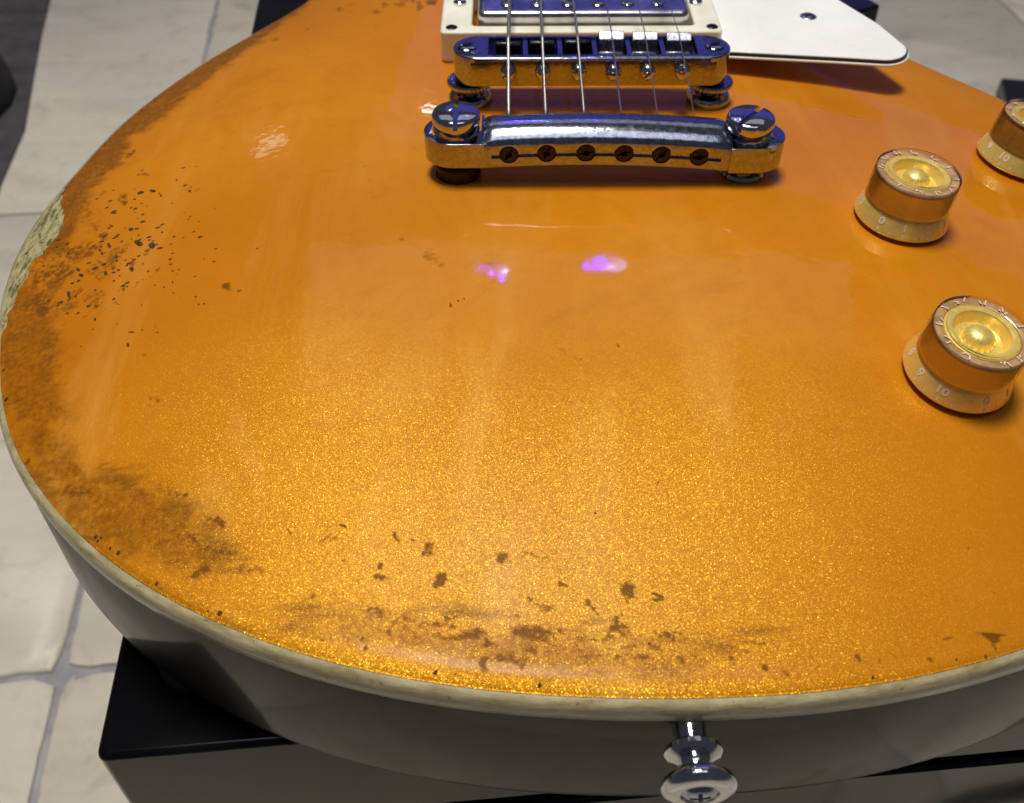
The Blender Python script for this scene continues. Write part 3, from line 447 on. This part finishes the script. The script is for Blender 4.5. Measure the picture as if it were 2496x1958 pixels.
# small hand-carved unevenness and a few shallow dings
def vn(P, s, seed):
    r_ = np.random.default_rng(seed); out = np.zeros(len(P))
    for _ in range(7):
        a = r_.uniform(0, 2*math.pi); k = s*r_.uniform(.6, 1.7); out += np.sin(P[:, 0]*k*math.cos(a)+P[:, 1]*k*math.sin(a)+r_.uniform(0, 6.28))
    return out/2.6
inner = np.clip((D-3)/20, 0, 1)
Z = Z+inner*(.05*vn(XY, .05, 3)+.010*vn(XY, .25, 4))
verts = np.c_[XY, Z]; verts = np.vstack([verts, [[CEN[0], CEN[1], 0]]])*MM
idx = np.arange(NR*NT).reshape(NR, NT); a = idx[:-1]; b = idx[1:]
q = np.stack([a, b, np.roll(b, -1, 1), np.roll(a, -1, 1)], -1).reshape(-1, 4)
me = bpy.data.meshes.new("top")
nv = len(verts); tri = np.c_[np.full(NT, nv-1), idx[0], np.roll(idx[0], -1)]
me.vertices.add(nv); me.vertices.foreach_set('co', verts.ravel())
loops = np.r_[q.ravel(), tri.ravel()]; me.loops.add(len(loops)); me.loops.foreach_set('vertex_index', loops)
me.polygons.add(len(q)+len(tri)); me.polygons.foreach_set('loop_start', np.r_[np.arange(len(q))*4, len(q)*4+np.arange(len(tri))*3])
me.update(calc_edges=True); me.validate()
jx = XY[:, 0]+1.1*vn(XY, .7, 11)+.5*vn(XY, 2.1, 12); jy = XY[:, 1]+1.1*vn(XY, .7, 13)+.5*vn(XY, 2.1, 14)
W_ = np.zeros(len(XY))
for (x, y, ax_, ay_, bx_, by_, st) in SMUD:
    det = ax_*by_-ay_*bx_
    if abs(det) < 1e-3: continue
    rad = 2.2*max(math.hypot(ax_, ay_), math.hypot(bx_, by_))+2
    sel = np.nonzero((abs(XY[:, 0]-x) < rad) & (abs(XY[:, 1]-y) < rad))[0]
    if not len(sel): continue
    dx, dy = XY[sel, 0]-x, XY[sel, 1]-y
    s_ = min(1., 2.5/rad*2)
    dx = dx+(jx[sel]-XY[sel, 0])*s_*.6; dy = dy+(jy[sel]-XY[sel, 1])*s_*.6
    u = (dx*by_-dy*bx_)/det; w = (ax_*dy-ay_*dx)/det; r_ = np.sqrt(u*u+w*w)
    W_[sel] = np.maximum(W_[sel], st*np.clip((1.55-r_)/.85, 0, 1))
def inside(poly, X, Y):
    c = np.zeros(len(X), bool); n = len(poly)
    for i in range(n):
        x0, y0 = poly[i]; x1, y1 = poly[i-1]
        if y0 == y1: continue
        c ^= ((y0 > Y) != (y1 > Y)) & (X < (x1-x0)*(Y-y0)/(y1-y0)+x0)
    return c
def pdist(poly, X, Y):
    best = np.full(len(X), 1e9); P = np.c_[X, Y]; A_ = np.array(poly, float)
    for i in range(len(A_)):
        a_ = A_[i-1]; ab = A_[i]-a_; t = np.clip(((P-a_)@ab)/max(ab@ab, 1e-9), 0, 1); d = P-(a_+t[:, None]*ab)
        np.minimum(best, (d**2).sum(1), out=best)
    return np.sqrt(best)
def soft(poly, X, Y, w):
    d = pdist(poly, X, Y); return np.clip(.5+np.where(inside(poly, X, Y), d, -d)/w, 0, 1)
BN = np.zeros(len(XY))
for p_, st in zip(BANDS, (.70, .95, .65)):
    lo = np.min(p_, axis=0)-8; hi = np.max(p_, axis=0)+8
    sel = np.nonzero((XY[:, 0] > lo[0]) & (XY[:, 0] < hi[0]) & (XY[:, 1] > lo[1]) & (XY[:, 1] < hi[1]))[0]
    BN[sel] = np.maximum(BN[sel], st*soft(p_, jx[sel], jy[sel], 6.))
BN = np.maximum(BN, .6*np.clip(1-D/3.2, 0, 1)*np.clip((-35-XY[:, 0])/50, 0, 1))
BR_ = np.zeros(len(XY)); sel = np.nonzero(XY[:, 0] < -60)[0]
def bare_(p_, X, Y, w):
    d = pdist(p_, X, Y); return np.clip(.5+(np.where(inside(p_, X, Y), d, -d)+1.6)/w, 0, 1)
BR_[sel] = bare_(BARE, XY[sel, 0]+.5*(jx[sel]-XY[sel, 0]), XY[sel, 1]+.5*(jy[sel]-XY[sel, 1]), 2.2)
GR = np.clip(1-abs(D-11-3*vn(XY, .06, 31))/14, 0, 1)*np.clip((-60-XY[:, 1])/45, 0, 1)*np.clip((75-XY[:, 0])/60, .25, 1)
GR = np.maximum(GR, .9*np.clip(1-D/24, 0, 1)*np.clip((-70-XY[:, 0])/50, 0, 1))
HZ = np.clip((-55-XY[:, 1]+9*vn(XY, .03, 21)+3*vn(XY, .12, 22))/30, 0, 1)*np.clip((D-1)/5, 0, 1)
HZ = HZ+3.0*np.clip(1-D/3.5, 0, 1)*np.clip((-60-XY[:, 1])/50, 0, 1)  # extra flake share along the lower rim, painted in as its bright highlight
for nm, arr in (("wear", W_), ("band", BN), ("bare", BR_), ("haze_sheen", HZ), ("grime", GR)):
    at = me.attributes.new(nm, 'FLOAT', 'POINT'); at.data.foreach_set('value', np.r_[arr, arr[0]*0].astype(np.float32))
top = link_me("top", me, GOLD, G, True, 180)
WM['top'] = Matrix.Identity(4)
OUTA, OUTB = OUTA_, OUTB_

# --- chipped spots: real flakes of missing colour, proud by a hair
mb = MB()
def chip(x, y, ux, uy, vx, vy, seed):
    r_ = random.Random(seed); n = 9; ring = []
    for i in range(n):
        a = 2*math.pi*i/n; k = r_.uniform(.75, 1.25)
        px, py = x+k*(math.cos(a)*ux+math.sin(a)*vx), y+k*(math.cos(a)*uy+math.sin(a)*vy)
        ring.append((px, py))
    D_ = edge_dist(np.array(ring+[(x, y)])); zz = zprof(D_)+.035
    mb.add([(px, py, z) for (px, py), z in zip(ring, zz[:-1])]+[(x, y, zz[-1]+.01)], [(i, (i+1) % n, n) for i in range(n)])
for i, c_ in enumerate(CHIPS): chip(*c_, i)
r_ = random.Random(5)
for i in range(120):     # fine pitting round the worn left shoulder
    x, y = r_.gauss(-133, 11), r_.gauss(-24, 17)
    d = edge_dist(np.array([[x, y]]))[0]
    if d < 3 or not inside(OUT, np.array([x]), np.array([y]))[0]: continue
    s = r_.uniform(.12, .42); chip(x, y, s*r_.uniform(1, 2.2), .1, 0, s, 900+i)
for i in range(26):
    t = r_.uniform(0, 1); j = int((.30+.2*t)*NT) % NT
for i in range(60):     # nicks along the rim
    j = r_.randrange(NT); p = RIM[j]+(CEN-RIM[j])/np.hypot(*(CEN-RIM[j]))*r_.uniform(.8, 2.5)
    if p[1] > 150: continue
    s = r_.uniform(.15, .5); chip(p[0], p[1], s, .1, 0, s, 2000+i)
tag(mb.build("paint_chip", CHIP, top, False), kind='stuff')

# --- rim, sides and back
def rim_off(o):
    t = np.roll(RIM, -1, 0)-np.roll(RIM, 1, 0); t /= np.hypot(t[:, 0], t[:, 1])[:, None]; n = np.c_[t[:, 1], -t[:, 0]]
    return RIM+n*o
def sweep(name, prof, material, cap=False, step=3):
    v = []; f = []
    rings = [rim_off(o)[::step] for o, z in prof]; n = len(rings[0])
    for (o, z), r_ in zip(prof, rings): v += [(p[0], p[1], z) for p in r_]
    for j in range(len(prof)-1):
        for i in range(n): k = (i+1) % n; f.append((j*n+k, j*n+i, (j+1)*n+i, (j+1)*n+k))
    if cap: f.append(tuple((len(prof)-1)*n+i for i in range(n)))
    return link(name, v, f, material, G, True, 45)
sweep("binding", [(-.4, -18.0), (.05, -16.45), (.9, -16.75), (1.5, -17.2), (1.9, -18.2), (2.0, -19.0), (2.0, -21.3), (1.6, -21.8)], BIND, step=2)
sweep("body", [(.9, -18.5), (1.55, -21.5), (1.7, -22.3), (1.75, -54.5), (1.4, -56.6), (.5, -58.4), (-1.2, -59.8), (-3.5, -60.4), (-8, -60.5)], SIDE, True)

# --- neck, fingerboard, neck pickup (beyond the frame; the strings run on over them)
nk = MB().add(*prism([(-26, 190), (26, 190), (23, 520), (-23, 520)], -10, 4)).build("neck", MAHOG, G, bevel=2)
fb = MB().add(*prism([(-28.5, 178), (28.5, 178), (24, 520), (-24, 520)], 4.1, 10)).build("fingerboard", ROSE, nk, bevel=.8)
L0 = 628; 
for i in range(10, 23):
    y = L0*2**(-i/12)+43-0; y = 43+L0*2**(-i/12)
    if y < 518: MB().add(*box(-24-(520-y)*.012, 24+(520-y)*.012, y-1, y+1, 10.1, 11.2)).build("fret", FRET, nk, bevel=.4)

# --- pickup ring + pickup
def ring_mesh(outer, inner, z0, z1):
    n = len(outer)
    v = [(x, y, z0) for x, y in outer]+[(x, y, z1) for x, y in outer]+[(x, y, z0) for x, y in inner]+[(x, y, z1) for x, y in inner]
    f = []
    for i in range(n):
        k = (i+1) % n; f += [(i, k, n+k, n+i), (n+i, n+k, 3*n+k, 3*n+i), (3*n+i, 3*n+k, 2*n+k, 2*n+i), (2*n+i, 2*n+k, k, i)]
    return v, f
def pickup(y0, zt, name_lbl, hgt, back=46):
    ro = MB().add(*ring_mesh(rrect(-49.1, 45.4, y0, y0+back, 2.2), rrect(-38.6, 36.6, y0+5.0, y0+back-4.5, 2.4), -.6, zt)).build("pickup_ring", CREAMP, G, bevel=.55)
    for sx in (-45.4, 42.2):
        for sy in (y0+3.9, y0+back-3.9):
            s_ = MB().add(*lathe([(2.0, zt-1), (2.0, zt+.10), (1.5, zt+.38), (0, zt+.45)], 20), M=Matrix.Translation((sx, sy, 0))).build("ring_screw", BLACKMET, ro)
            boolean(s_, [cutter(box(-1.6, 1.6, -.25, .25, zt+.05, zt+2), Matrix.Translation((sx, sy, 0)) @ Matrix.Rotation(.5, 4, 'Z')), cutter(box(-.25, .25, -1.6, 1.6, zt+.05, zt+2), Matrix.Translation((sx, sy, 0)) @ Matrix.Rotation(.5, 4, 'Z'))])
    for sx in (-43.2, 39.2):
        s_ = MB().add(*lathe([(2.3, zt-1), (2.3, zt+.7), (1.6, zt+1.3), (0, zt+1.5)], 20), M=Matrix.Translation((sx, y0+back/2, 0))).build("height_screw", CHROME2, ro)
    pu = MB().add(*prism(rrect(-36.6, 34.8, y0+6.6, y0+back-7.5, 3.0), 2, hgt)).build("pickup", COVER, G, bevel=1.7, seg=5)
    for i, sx in enumerate(STRX):
        p_ = MB().add(*lathe([(2.35, hgt-.6), (2.35, hgt+.35), (2.0, hgt+.62), (0, hgt+.8)], 20), M=Matrix.Translation((sx*.965-1.2, y0+13.4, 0))).build("pole_screw", CHROME2, pu)
        boolean(p_, [cutter(box(-3, 3, -.3, .3, hgt+.3, hgt+2), Matrix.Translation((sx*.965-1.2, y0+13.4, 0)) @ Matrix.Rotation(.3*i, 4, 'Z'))])
STRX = [-26.4, -15.9, -5.0, 5.6, 16.0, 26.6]
pickup(70.5, 9.8, "bridge", 13.6)
pickup(150, 7.5, "neck", 12.0)

# --- pickguard, three ply
PG = [(45.6, 63.6), (80, 59.4), (96, 56.6)]
def arc(cx, cy, r, a0, a1, n=8): return [(cx+r*math.cos(R(a0+(a1-a0)*i/n)), cy+r*math.sin(R(a0+(a1-a0)*i/n))) for i in range(n+1)]
pg = [(44.6, 63.8), (60, 62.0), (80, 59.6), (95.0, 57.5)]+arc(97.3, 66.8, 9.6, -100, 22, 12)+[(102.6, 84.6), (93.6, 104.8), (76, 140), (66, 172), (62, 200), (44.6, 200)]
def inset(poly, d):
    P = np.array(poly); t1 = P-np.roll(P, 1, 0); t2 = np.roll(P, -1, 0)-P
    n1 = np.c_[t1[:, 1], -t1[:, 0]]/np.hypot(*t1.T)[:, None]; n2 = np.c_[t2[:, 1], -t2[:, 0]]/np.hypot(*t2.T)[:, None]
    n = n1+n2; n /= (n**2).sum(1)[:, None]/2; return [tuple(p) for p in P+n*d]
gd = MB().add(*prism(inset(pg, -.7), 5.25, 6.0)).build("pickguard", WHITEP, G, bevel=.3)
MB().add(*prism(inset(pg, -.15), 4.62, 5.24)).build("black_ply", BLACKP, gd)
MB().add(*prism(inset(pg, .4), 3.9, 4.61)).build("lower_white_ply", WHITEP, gd, bevel=.2)
for (x, y) in ((78.8, 90.6),):
    s_ = MB().add(*lathe([(2.9, 5.2), (2.9, 6.15), (2.3, 6.5), (0, 6.7)], 24), M=Matrix.Translation((x, y, 0))).build("guard_screw", NICKEL, gd)
    boolean(s_, [cutter(box(-1.9, 1.9, -.35, .35, 6.1, 9), Matrix.Translation((x, y, 0)) @ Matrix.Rotation(.9, 4, 'Z')), cutter(box(-.35, .35, -1.9, 1.9, 6.1, 9), Matrix.Translation((x, y, 0)) @ Matrix.Rotation(.9, 4, 'Z'))])

# --- bridge
br = MB().add(*prism(stadium(-43.4, 42.2, 43.8, 7.9, 20), 8.0, 17.4)).build("bridge", CHROME, G, bevel=.45, seg=3)
cut = [cutter(box(-32.6, 31.6, 38.3, 50.2, 10.5, 20))]
mbc = []
# arched underside and stepped front face
v = []; f = []
xs = [-37.6+75*i/24 for i in range(25)]
for x in xs:
    t = x/37.5; h = 8.0+1.9*(1-t*t)
    v += [(x, 30, 2), (x, 30, h-1.6+1.6*(1-t*t)), (x, 58, h-1.6+1.6*(1-t*t)), (x, 58, 2)]
for i in range(24):
    for k in range(4): f.append((i*4+k, i*4+(k+1) % 4, (i+1)*4+(k+1) % 4, (i+1)*4+k))
f += [(3, 2, 1, 0), (96, 97, 98, 99)]
cut.append(cutter((v, f)))
for sx in STRX: cut.append(cutter(lathe([(2.55, -1.2), (2.55, 3)], 24), frame((sx, 36.2, 13.7), (0, -1, 0))))
cut.append(cutter(box(-37.9, 37.2, 33, 36.75, 2, 15.9)))
boolean(br, cut)
dv = MB()
for i in range(5):
    xm = (STRX[i]+STRX[i+1])/2; dv.add(*box(xm-.7, xm+.7, 38.2, 50.3, 10.6, 16.9))
dv.build("saddle_divider", CHROME, br)
for i, sx in enumerate(STRX):
    yy = 46.6 if i > 2 else 45.2
    hz_ = 19.4+.5*math.cos((i-2.5)*.6)
    w = 3.9
    sv_ = [(-w, yy-3.1, 12), (w, yy-3.1, 12), (w, yy+2.6, 12), (-w, yy+2.6, 12), (-w, yy-2.6, 14.6), (w, yy-2.6, 14.6), (w, yy+2.6, hz_-.4), (-w, yy+2.6, hz_-.4), (-w, yy+.2, hz_), (w, yy+.2, hz_)]
    if i > 2:
        prof = [(yy-3.1, 12), (yy+2.9, 12), (yy+2.9, hz_-.2), (yy+2.1, hz_+.15), (yy+.1, hz_-1.1), (yy-.4, hz_-1.5), (yy-.5, 14.5), (yy-3.1, 14.0)]
    else:
        prof = [(yy-3.1, 12), (yy+2.9, 12), (yy+2.9, 14.4), (yy+1.4, hz_-2.2), (yy+.9, hz_-1.2), (yy-.6, hz_-1.1), (yy-1.1, hz_-1.7), (yy-1.3, 14.5), (yy-3.1, 14.0)]
    n = len(prof); v = [(sx-w, a_, b_) for a_, b_ in prof]+[(sx+w, a_, b_) for a_, b_ in prof]
    f = [tuple(range(n)), tuple(range(2*n-1, n-1, -1))]+[(i2, n+i2, n+(i2+1) % n, (i2+1) % n) for i2 in range(n)]
    MB().add(v, f).build("saddle", NICKEL if i > 2 else BLACKMET, br, bevel=.25)
    s_ = MB().add(*lathe([(1.5, -4), (1.5, 0), (2.35, .3), (2.45, 1.5), (2.2, 2.4), (1.5, 3.0), (0, 3.25)], 28), M=frame((sx, 35.6, 13.7), (0, -1, 0))).build("saddle_screw", CHROME2, br)
    boolean(s_, [cutter(box(-3, 3, -.33, .33, 2.1, 5), frame((sx, 35.6, 13.7), (0, -1, 0), .4+i*.9))])
for sx in (-38.6, 37.4):
    s_ = MB().add(*lathe([(3.1, 15), (3.1, 17.7), (2.6, 18.0), (0, 18.1)], 28), M=Matrix.Translation((sx-.6 if sx < 0 else sx, 43.8, 0))).build("post_screw", CHROME, br)
    cx_ = sx-.6 if sx < 0 else sx
    boolean(s_, [cutter(box(-4, 4, -.45, .45, 17.2, 20), Matrix.Translation((cx_, 43.8, 0)) @ Matrix.Rotation(.7, 4, 'Z')), cutter(lathe([(1.4, 17.5), (1.4, 20)], 20), Matrix.Translation((cx_, 43.8, 0)))])
    # knurled thumbwheel and bushing
    n = 72; prof = [(5.6, 6.2), (6.6, 6.5), (6.9, 7.0), (6.9, 7.7), (6.5, 8.2), (3, 8.3)]
    v, f = lathe(prof, n); v = [((x*(1.025 if (i % n) % 2 else .975)), (y*(1.025 if (i % n) % 2 else .975)), z-(1.3 if sx > 0 else .9)) for i, (x, y, z) in enumerate(v)]
    v = [(x*1.02, y*1.02, z) for x, y, z in v]
    MB().add(v, f, M=Matrix.Translation((sx, 43.2, 0))).build("thumbwheel", CHROME, br, angle=25)
    MB().add(*lathe([(2.4, 1), (2.4, 9)], 24), M=Matrix.Translation((sx, 43.2, 0))).build("post", CHROME2, br)
    MB().add(*lathe([(6.4, -.6), (6.9, .2), (6.9, 1.6), (6.3, 2.5), (4.6, 2.9), (3.8, 2.2), (3.4, 1.0)], 48), M=Matrix.Translation((sx, 43.0, 0))).build("bushing", CHROME, br)

# --- tailpiece
def tz(x): return 13.35-.018*x +.75-(x/34)**2*1.45       # front-face top edge follows the fingerboard radius
prof = [(-7.1, -7.2), (-7.1, -.5), (-6.9, .0), (-6.0, .85), (-4.6, 1.9), (-2.6, 2.75), (-.2, 3.15), (2.4, 3.0), (4.8, 2.3), (6.8, 1.0), (7.9, -.8), (8.2, -3.0), (7.4, -5.4), (5.0, -6.8), (0, -7.3)]
v = []; f = []; n = len(prof); NS = 49
for i in range(NS):
    x = -33.6+69.2*i/(NS-1); z0 = tz(x-1)
    e = min(1, min(i, NS-1-i)/2.0); k = .80+.20*math.sin(e*math.pi/2)
    v += [(x, a_*(1 if a_ < -6.5 else k), z0+(b_ if b_ < 0 else b_*k)) for a_, b_ in prof]
for i in range(NS-1):
    for k in range(n): f.append((i*n+(k+1) % n, i*n+k, (i+1)*n+k, (i+1)*n+(k+1) % n))
f += [tuple(range(n)), tuple(range(NS*n-1, (NS-1)*n-1, -1))]
tp = MB().add(v, f).build("tailpiece", SCUFF, G)
cut = [cutter(lathe([(2.7, -1.5), (2.7, 3.5)], 28), frame((sx, -7.0, tz(sx)-3.55), (0, -1, 0))) for sx in STRX]
gv = []; gf = []
for i in range(31):
    x = -31.2+64.0*i/30; zc = tz(x)-3.55
    gv += [(x, -9.5, zc-1.0), (x, -6.2, zc-1.0), (x, -6.2, zc+1.0), (x, -9.5, zc+1.0)]
for i in range(30):
    for k in range(4): gf.append((i*4+k, i*4+(k+1) % 4, (i+1)*4+(k+1) % 4, (i+1)*4+k))
gf += [(3, 2, 1, 0), (120, 121, 122, 123)]
cut.append(cutter((gv, gf)))
boolean(tp, cut)
for s in (-1, 1):
    x0, x1 = (-50.2, -33.2) if s < 0 else (35.2, 51.3)
    zt_ = 13.4 if s < 0 else 11.9
    o_ = stadium(-50.2, -10, 1.0, 8.15, 20) if s < 0 else stadium(10, 51.4, .6, 8.15, 20)
    o_ = [(min(x, -33.2) if s < 0 else max(x, 35.2), y) for x, y in o_]
    # drop duplicates made by the clamp
    oo = []
    for p in o_:
        if not oo or math.hypot(p[0]-oo[-1][0], p[1]-oo[-1][1]) > .05: oo.append(p)
    z0_ = 6.0 if s < 0 else 4.3
    ear = MB().add(*prism(oo, z0_, zt_)).build("stud_lug", CHROME, tp, bevel=.45, seg=3)
    cx_ = 41.0*s; cy_ = .6
    # open slot for the stud, dark inside
    boolean(ear, [cutter(box(cx_-6.9, cx_+6.9, cy_-3.2, 12, z0_+2.4, 30)), ])
    st = MB().add(*lathe([(4.2, -.3), (4.2, zt_-.6), (6.3, zt_-.2), (6.55, zt_+.5), (5.2, zt_+1.3), (5.2, zt_+1.8), (6.5, zt_+2.3), (6.75, zt_+3.1), (6.75, zt_+5.0), (6.5, zt_+5.5), (5.9, zt_+5.85), (0, zt_+5.95)], 56), M=Matrix.Translation((cx_, cy_, 0))).build("stud", CHROME2, tp)
    boolean(st, [cutter(box(-9, 9, -.7, .7, zt_+3.5, 30), Matrix.Translation((cx_, cy_, 0)) @ Matrix.Rotation(R(90) if s < 0 else R(52), 4, 'Z'))])
    v, f = lathe([(6.0, -.6), (6.3, 0), (6.3, 2.6), (6.6, 3.2), (6.6, 3.9), (6.0, 4.5), (4, 4.6)] if s < 0 else [(5.6, -.8), (6.3, -.3), (6.4, .6), (5.9, 1.5), (4, 1.8)], 72)
    if s < 0: v = [(x*(1.03 if (i % 72) % 2 and z < 3 else 1), y*(1.03 if (i % 72) % 2 and z < 3 else 1), z) for i, (x, y, z) in enumerate(v)]
    MB().add(v, f, M=Matrix.Translation((cx_, cy_-.6, 0))).build("bushing", CHROME if s > 0 else DARKMET, tp, angle=25)
for i, sx in enumerate(STRX):
    s_ = MB().add(*lathe([(2.62, -3), (2.62, -.5), (2.3, .15), (.9, .3), (.7, -.6), (0, -.7)], 24), M=frame((sx, -6.9, tz(sx)-3.55), (0, -1, 0))).build("ball_end", DARKMET, tp)
    boolean(s_, [cutter(box(-2.0, 2.0, -.28, .28, -.9, 3), frame((sx, -6.9, tz(sx)-3.55), (0, -1, 0), [1.0, 1.2, .2, .3, .8, .1][i]))])

# --- strings
rad = [.60, .50, .42, .24, .19, .15]
for i, sx in enumerate(STRX):
    hz_ = 19.4+.5*math.cos((i-2.5)*.6)-1.0
    yy = (46.6 if i > 2 else 45.2)
    zb_ = hz_+(.9 if i > 2 else 0)+rad[i]
    yk = 48.7 if i > 2 else 45.3
    nx = -17.5+7*i
    pts = [(sx+.1, 3.0, tz(sx)+1.2), (sx, 7.4, tz(sx)+.9), (sx, 8.6, tz(sx)+.4+.6), (sx, (8.6+yk)/2, (tz(sx)+1.0+zb_)/2), (sx, yk-.6, zb_-.12), (sx, yk, zb_), (sx+(nx-sx)*.01, yk+1, zb_+.02)]
    for k in range(1, 9):
        t = k/8*.75; pts.append((sx+(nx-sx)*t, yk+628*t, zb_+(12.2-zb_)*t*.9))
    mb = MB().add(*tube(pts, rad[i], 10)); mb.build("string", WOUND if i < 3 else PLAIN, G)

# --- knobs
def txt_mesh(s, size):
    c = bpy.data.curves.new("numeral", 'FONT'); c.body = s; c.size = size; c.align_x = 'CENTER'; c.align_y = 'CENTER'; c.extrude = 0; c.offset = .02*size
    c.resolution_u = 3
    o = bpy.data.objects.new("numeral", c); COL.objects.link(o); bpy.context.view_layer.update()
    me = bpy.data.meshes.new_from_object(o.evaluated_get(bpy.context.evaluated_depsgraph_get()))
    vs = [tuple(v_.co) for v_ in me.vertices]; fs = [tuple(p.vertices) for p in me.polygons]
    bpy.data.objects.remove(o, do_unlink=True); bpy.data.curves.remove(c); bpy.data.meshes.remove(me); return vs, fs
NUMS = [txt_mesh(str(i), 3.3) for i in range(11)]
def knob(topc, az0, label):
    x, y = topc; H = 15.0
    nrm = ns(x, y); base_ = Vector((x, y, 0)); 
    # base centre sits on the surface so that the head ends up at the traced position
    c = Vector((x, y, zs(x, y)))+nrm*1.0
    xa = (Vector((1, 0, 0))-nrm*nrm.x).normalized(); M = Matrix((xa, nrm.cross(xa), nrm)).transposed().to_4x4(); M.translation = c
    body = MB().add(*lathe([(11.2, 0), (12.5, .15), (12.75, .6), (12.65, 1.0), (11.2, 5.1), (11.0, 5.6)], 96), M=M).build("knob", GOLDP, G)
    body['label'] = label
    M2 = M
    # amber barrel seen through clear plastic, with spun dish and fluted hub
    MB().add(*lathe([(11.05, 5.62), (10.95, 5.9), (10.7, 12.4), (10.2, 12.9), (8.6, 13.0)], 96, caps=False), M=M).build("barrel", GOLDB, body)
    MB().add(*lathe([(8.9, 13.1), (8.6, 13.7), (7.6, 14.0), (6.7, 13.8), (6.3, 13.0), (6.1, 11.8), (5.6, 11.1), (3.2, 11.0)], 96, caps=False), M=M).build("dish", GOLDP, body)
    MB().add(*lathe([(8.8, 13.5), (9.2, 13.75), (10.6, 13.75), (10.95, 13.3), (11.0, 12.6)], 96, caps=False), M=M).build("rim_band", RIMB, body)
    n = 48; v, f = lathe([(3.7, 10.9), (3.3, 12.5), (3.0, 13.0), (2.4, 13.6), (1.3, 14.05), (0, 14.2)], n)
    v = [(a_*(1.06 if (i % n) % 3 == 0 and z < 13.4 else 1), b_*(1.06 if (i % n) % 3 == 0 and z < 13.4 else 1), z) for i, (a_, b_, z) in enumerate(v)]
    MB().add(v, f, M=M).build("hub", GOLDP, body, angle=30)
    MB().add(*lathe([(11.4, 5.75), (11.12, 13.6), (11.0, 14.3), (10.5, 14.75), (8.35, 14.75), (8.1, 14.2)], 96, caps=False), M=M).build("clear_cap", CLEAR, body)
    cone = math.atan2(1.45, 4.1)
    for i in range(11):
        az = R(az0+31*i); zc = 3.55; rc = 12.65-(zc-1.0)*(1.45/4.1)+.07
        T = M @ Matrix.Rotation(az, 4, 'Z') @ Matrix.Translation((rc, 0, zc)) @ Matrix.Rotation(R(90), 4, 'Z') @ Matrix.Rotation(R(90)-cone, 4, 'X')
        vs, fs = NUMS[i]
        vs = [(a_, b_*.85, -(a_*a_)/(2*rc)+.03) for a_, b_, c_ in vs]
        MB().add(vs, fs, M=T).build("numeral", INK, body, False)
        t2 = MB()
        for k, hgt in ((0, .95), (.5, .55)):
            zc2 = 1.5; r2 = 12.65-(zc2-1.0)*(1.45/4.1)+.05
            T2 = M @ Matrix.Rotation(R(az0+31*(i+k)), 4, 'Z') @ Matrix.Translation((r2, 0, zc2)) @ Matrix.Rotation(R(90), 4, 'Z') @ Matrix.Rotation(R(90)-cone, 4, 'X')
            t2.add([(-.16, -hgt/2, 0), (.16, -hgt/2, 0), (.16, hgt/2, 0), (-.16, hgt/2, 0)], [(0, 1, 2, 3)], M=T2)
        # the numerals as the cap's rim bends them: milky strokes under the top edge
        rr_ = random.Random(i+int(x)); a0 = R(az0+31*i)
        for s0, s1, w in ((8.95, 9.9, .22), (9.3, 10.6, .18), (9.0, 9.5, .25)):
            da = rr_.uniform(-.10, .10); sk = rr_.uniform(-.09, .09)
            p0 = [(s0*math.cos(a0+da-w/s0), s0*math.sin(a0+da-w/s0)), (s0*math.cos(a0+da+w/s0), s0*math.sin(a0+da+w/s0)), (s1*math.cos(a0+da+sk+w/s1), s1*math.sin(a0+da+sk+w/s1)), (s1*math.cos(a0+da+sk-w/s1), s1*math.sin(a0+da+sk-w/s1))]
            t2.add([(a_, b_, 14.05) for a_, b_ in p0], [(0, 1, 2, 3)], M=M)
        t2.build("scale_mark", INK, body, False)
knob((81.0, -21.5), -137, "middle gold knob, its 0 to 3 facing forward")
knob((78.0, -81.0), -80, "nearest gold knob, 8 9 10 and 0 facing forward")
knob((129.5, 17.0), -92, "rear gold knob cut by the right edge")

# --- strap button with its screw
bd_ = Vector((.02, -1, .0)); MBt = frame((7.9, -157.6, -24.4), bd_)
sb = MB().add(*lathe([(4.9, 4.9), (5.5, 5.4), (5.6, 6.3), (5.0, 7.2), (3.7, 7.8), (3.15, 8.6), (3.15, 9.4), (3.8, 10.2), (5.6, 11.0), (6.8, 11.5), (7.2, 12.3), (7.1, 13.1), (6.5, 13.8), (5.3, 14.2), (3.7, 14.2), (3.5, 13.6), (0, 13.5)], 72), M=MBt).build("strap_button", CHROME2, G)
MB().add(*lathe([(3.6, -1), (3.2, 1.5), (2.9, 6)], 28), M=MBt).build("screw_shank", CHROME, sb)
sc_ = MB().add(*lathe([(3.3, 13.3), (3.3, 13.8), (2.7, 14.5), (1.4, 14.85), (0, 14.9)], 36), M=MBt).build("button_screw", CHROME, sb)
boolean(sc_, [cutter(box(-1.9, 1.9, -.42, .42, 13.8, 17), MBt @ Matrix.Rotation(.15, 4, 'Z')), cutter(box(-.42, .42, -1.9, 1.9, 13.8, 17), MBt @ Matrix.Rotation(.15, 4, 'Z'))])
MB().add(*lathe([(7.6, -1.5), (7.6, .2), (7.2, .6), (1.9, .6)], 40), M=frame((7.7, -157.4, -24.4), bd_) @ Matrix.Diagonal((1.0, .8, 1, 1))).build("reflection_disc", simple("maroon_reflection", (.05, .014, .008), .9, bumpv=.5), sb)  # maroon disc painted in for the button's reflection in the glossy side

# render settings that the driver leaves alone
S.cycles.use_denoising = True
S.cycles.denoiser = 'OPENIMAGEDENOISE'
S.cycles.max_bounces = 10; S.cycles.transparent_max_bounces = 12
S.cycles.sample_clamp_indirect = 6
S.cycles.caustics_reflective = True
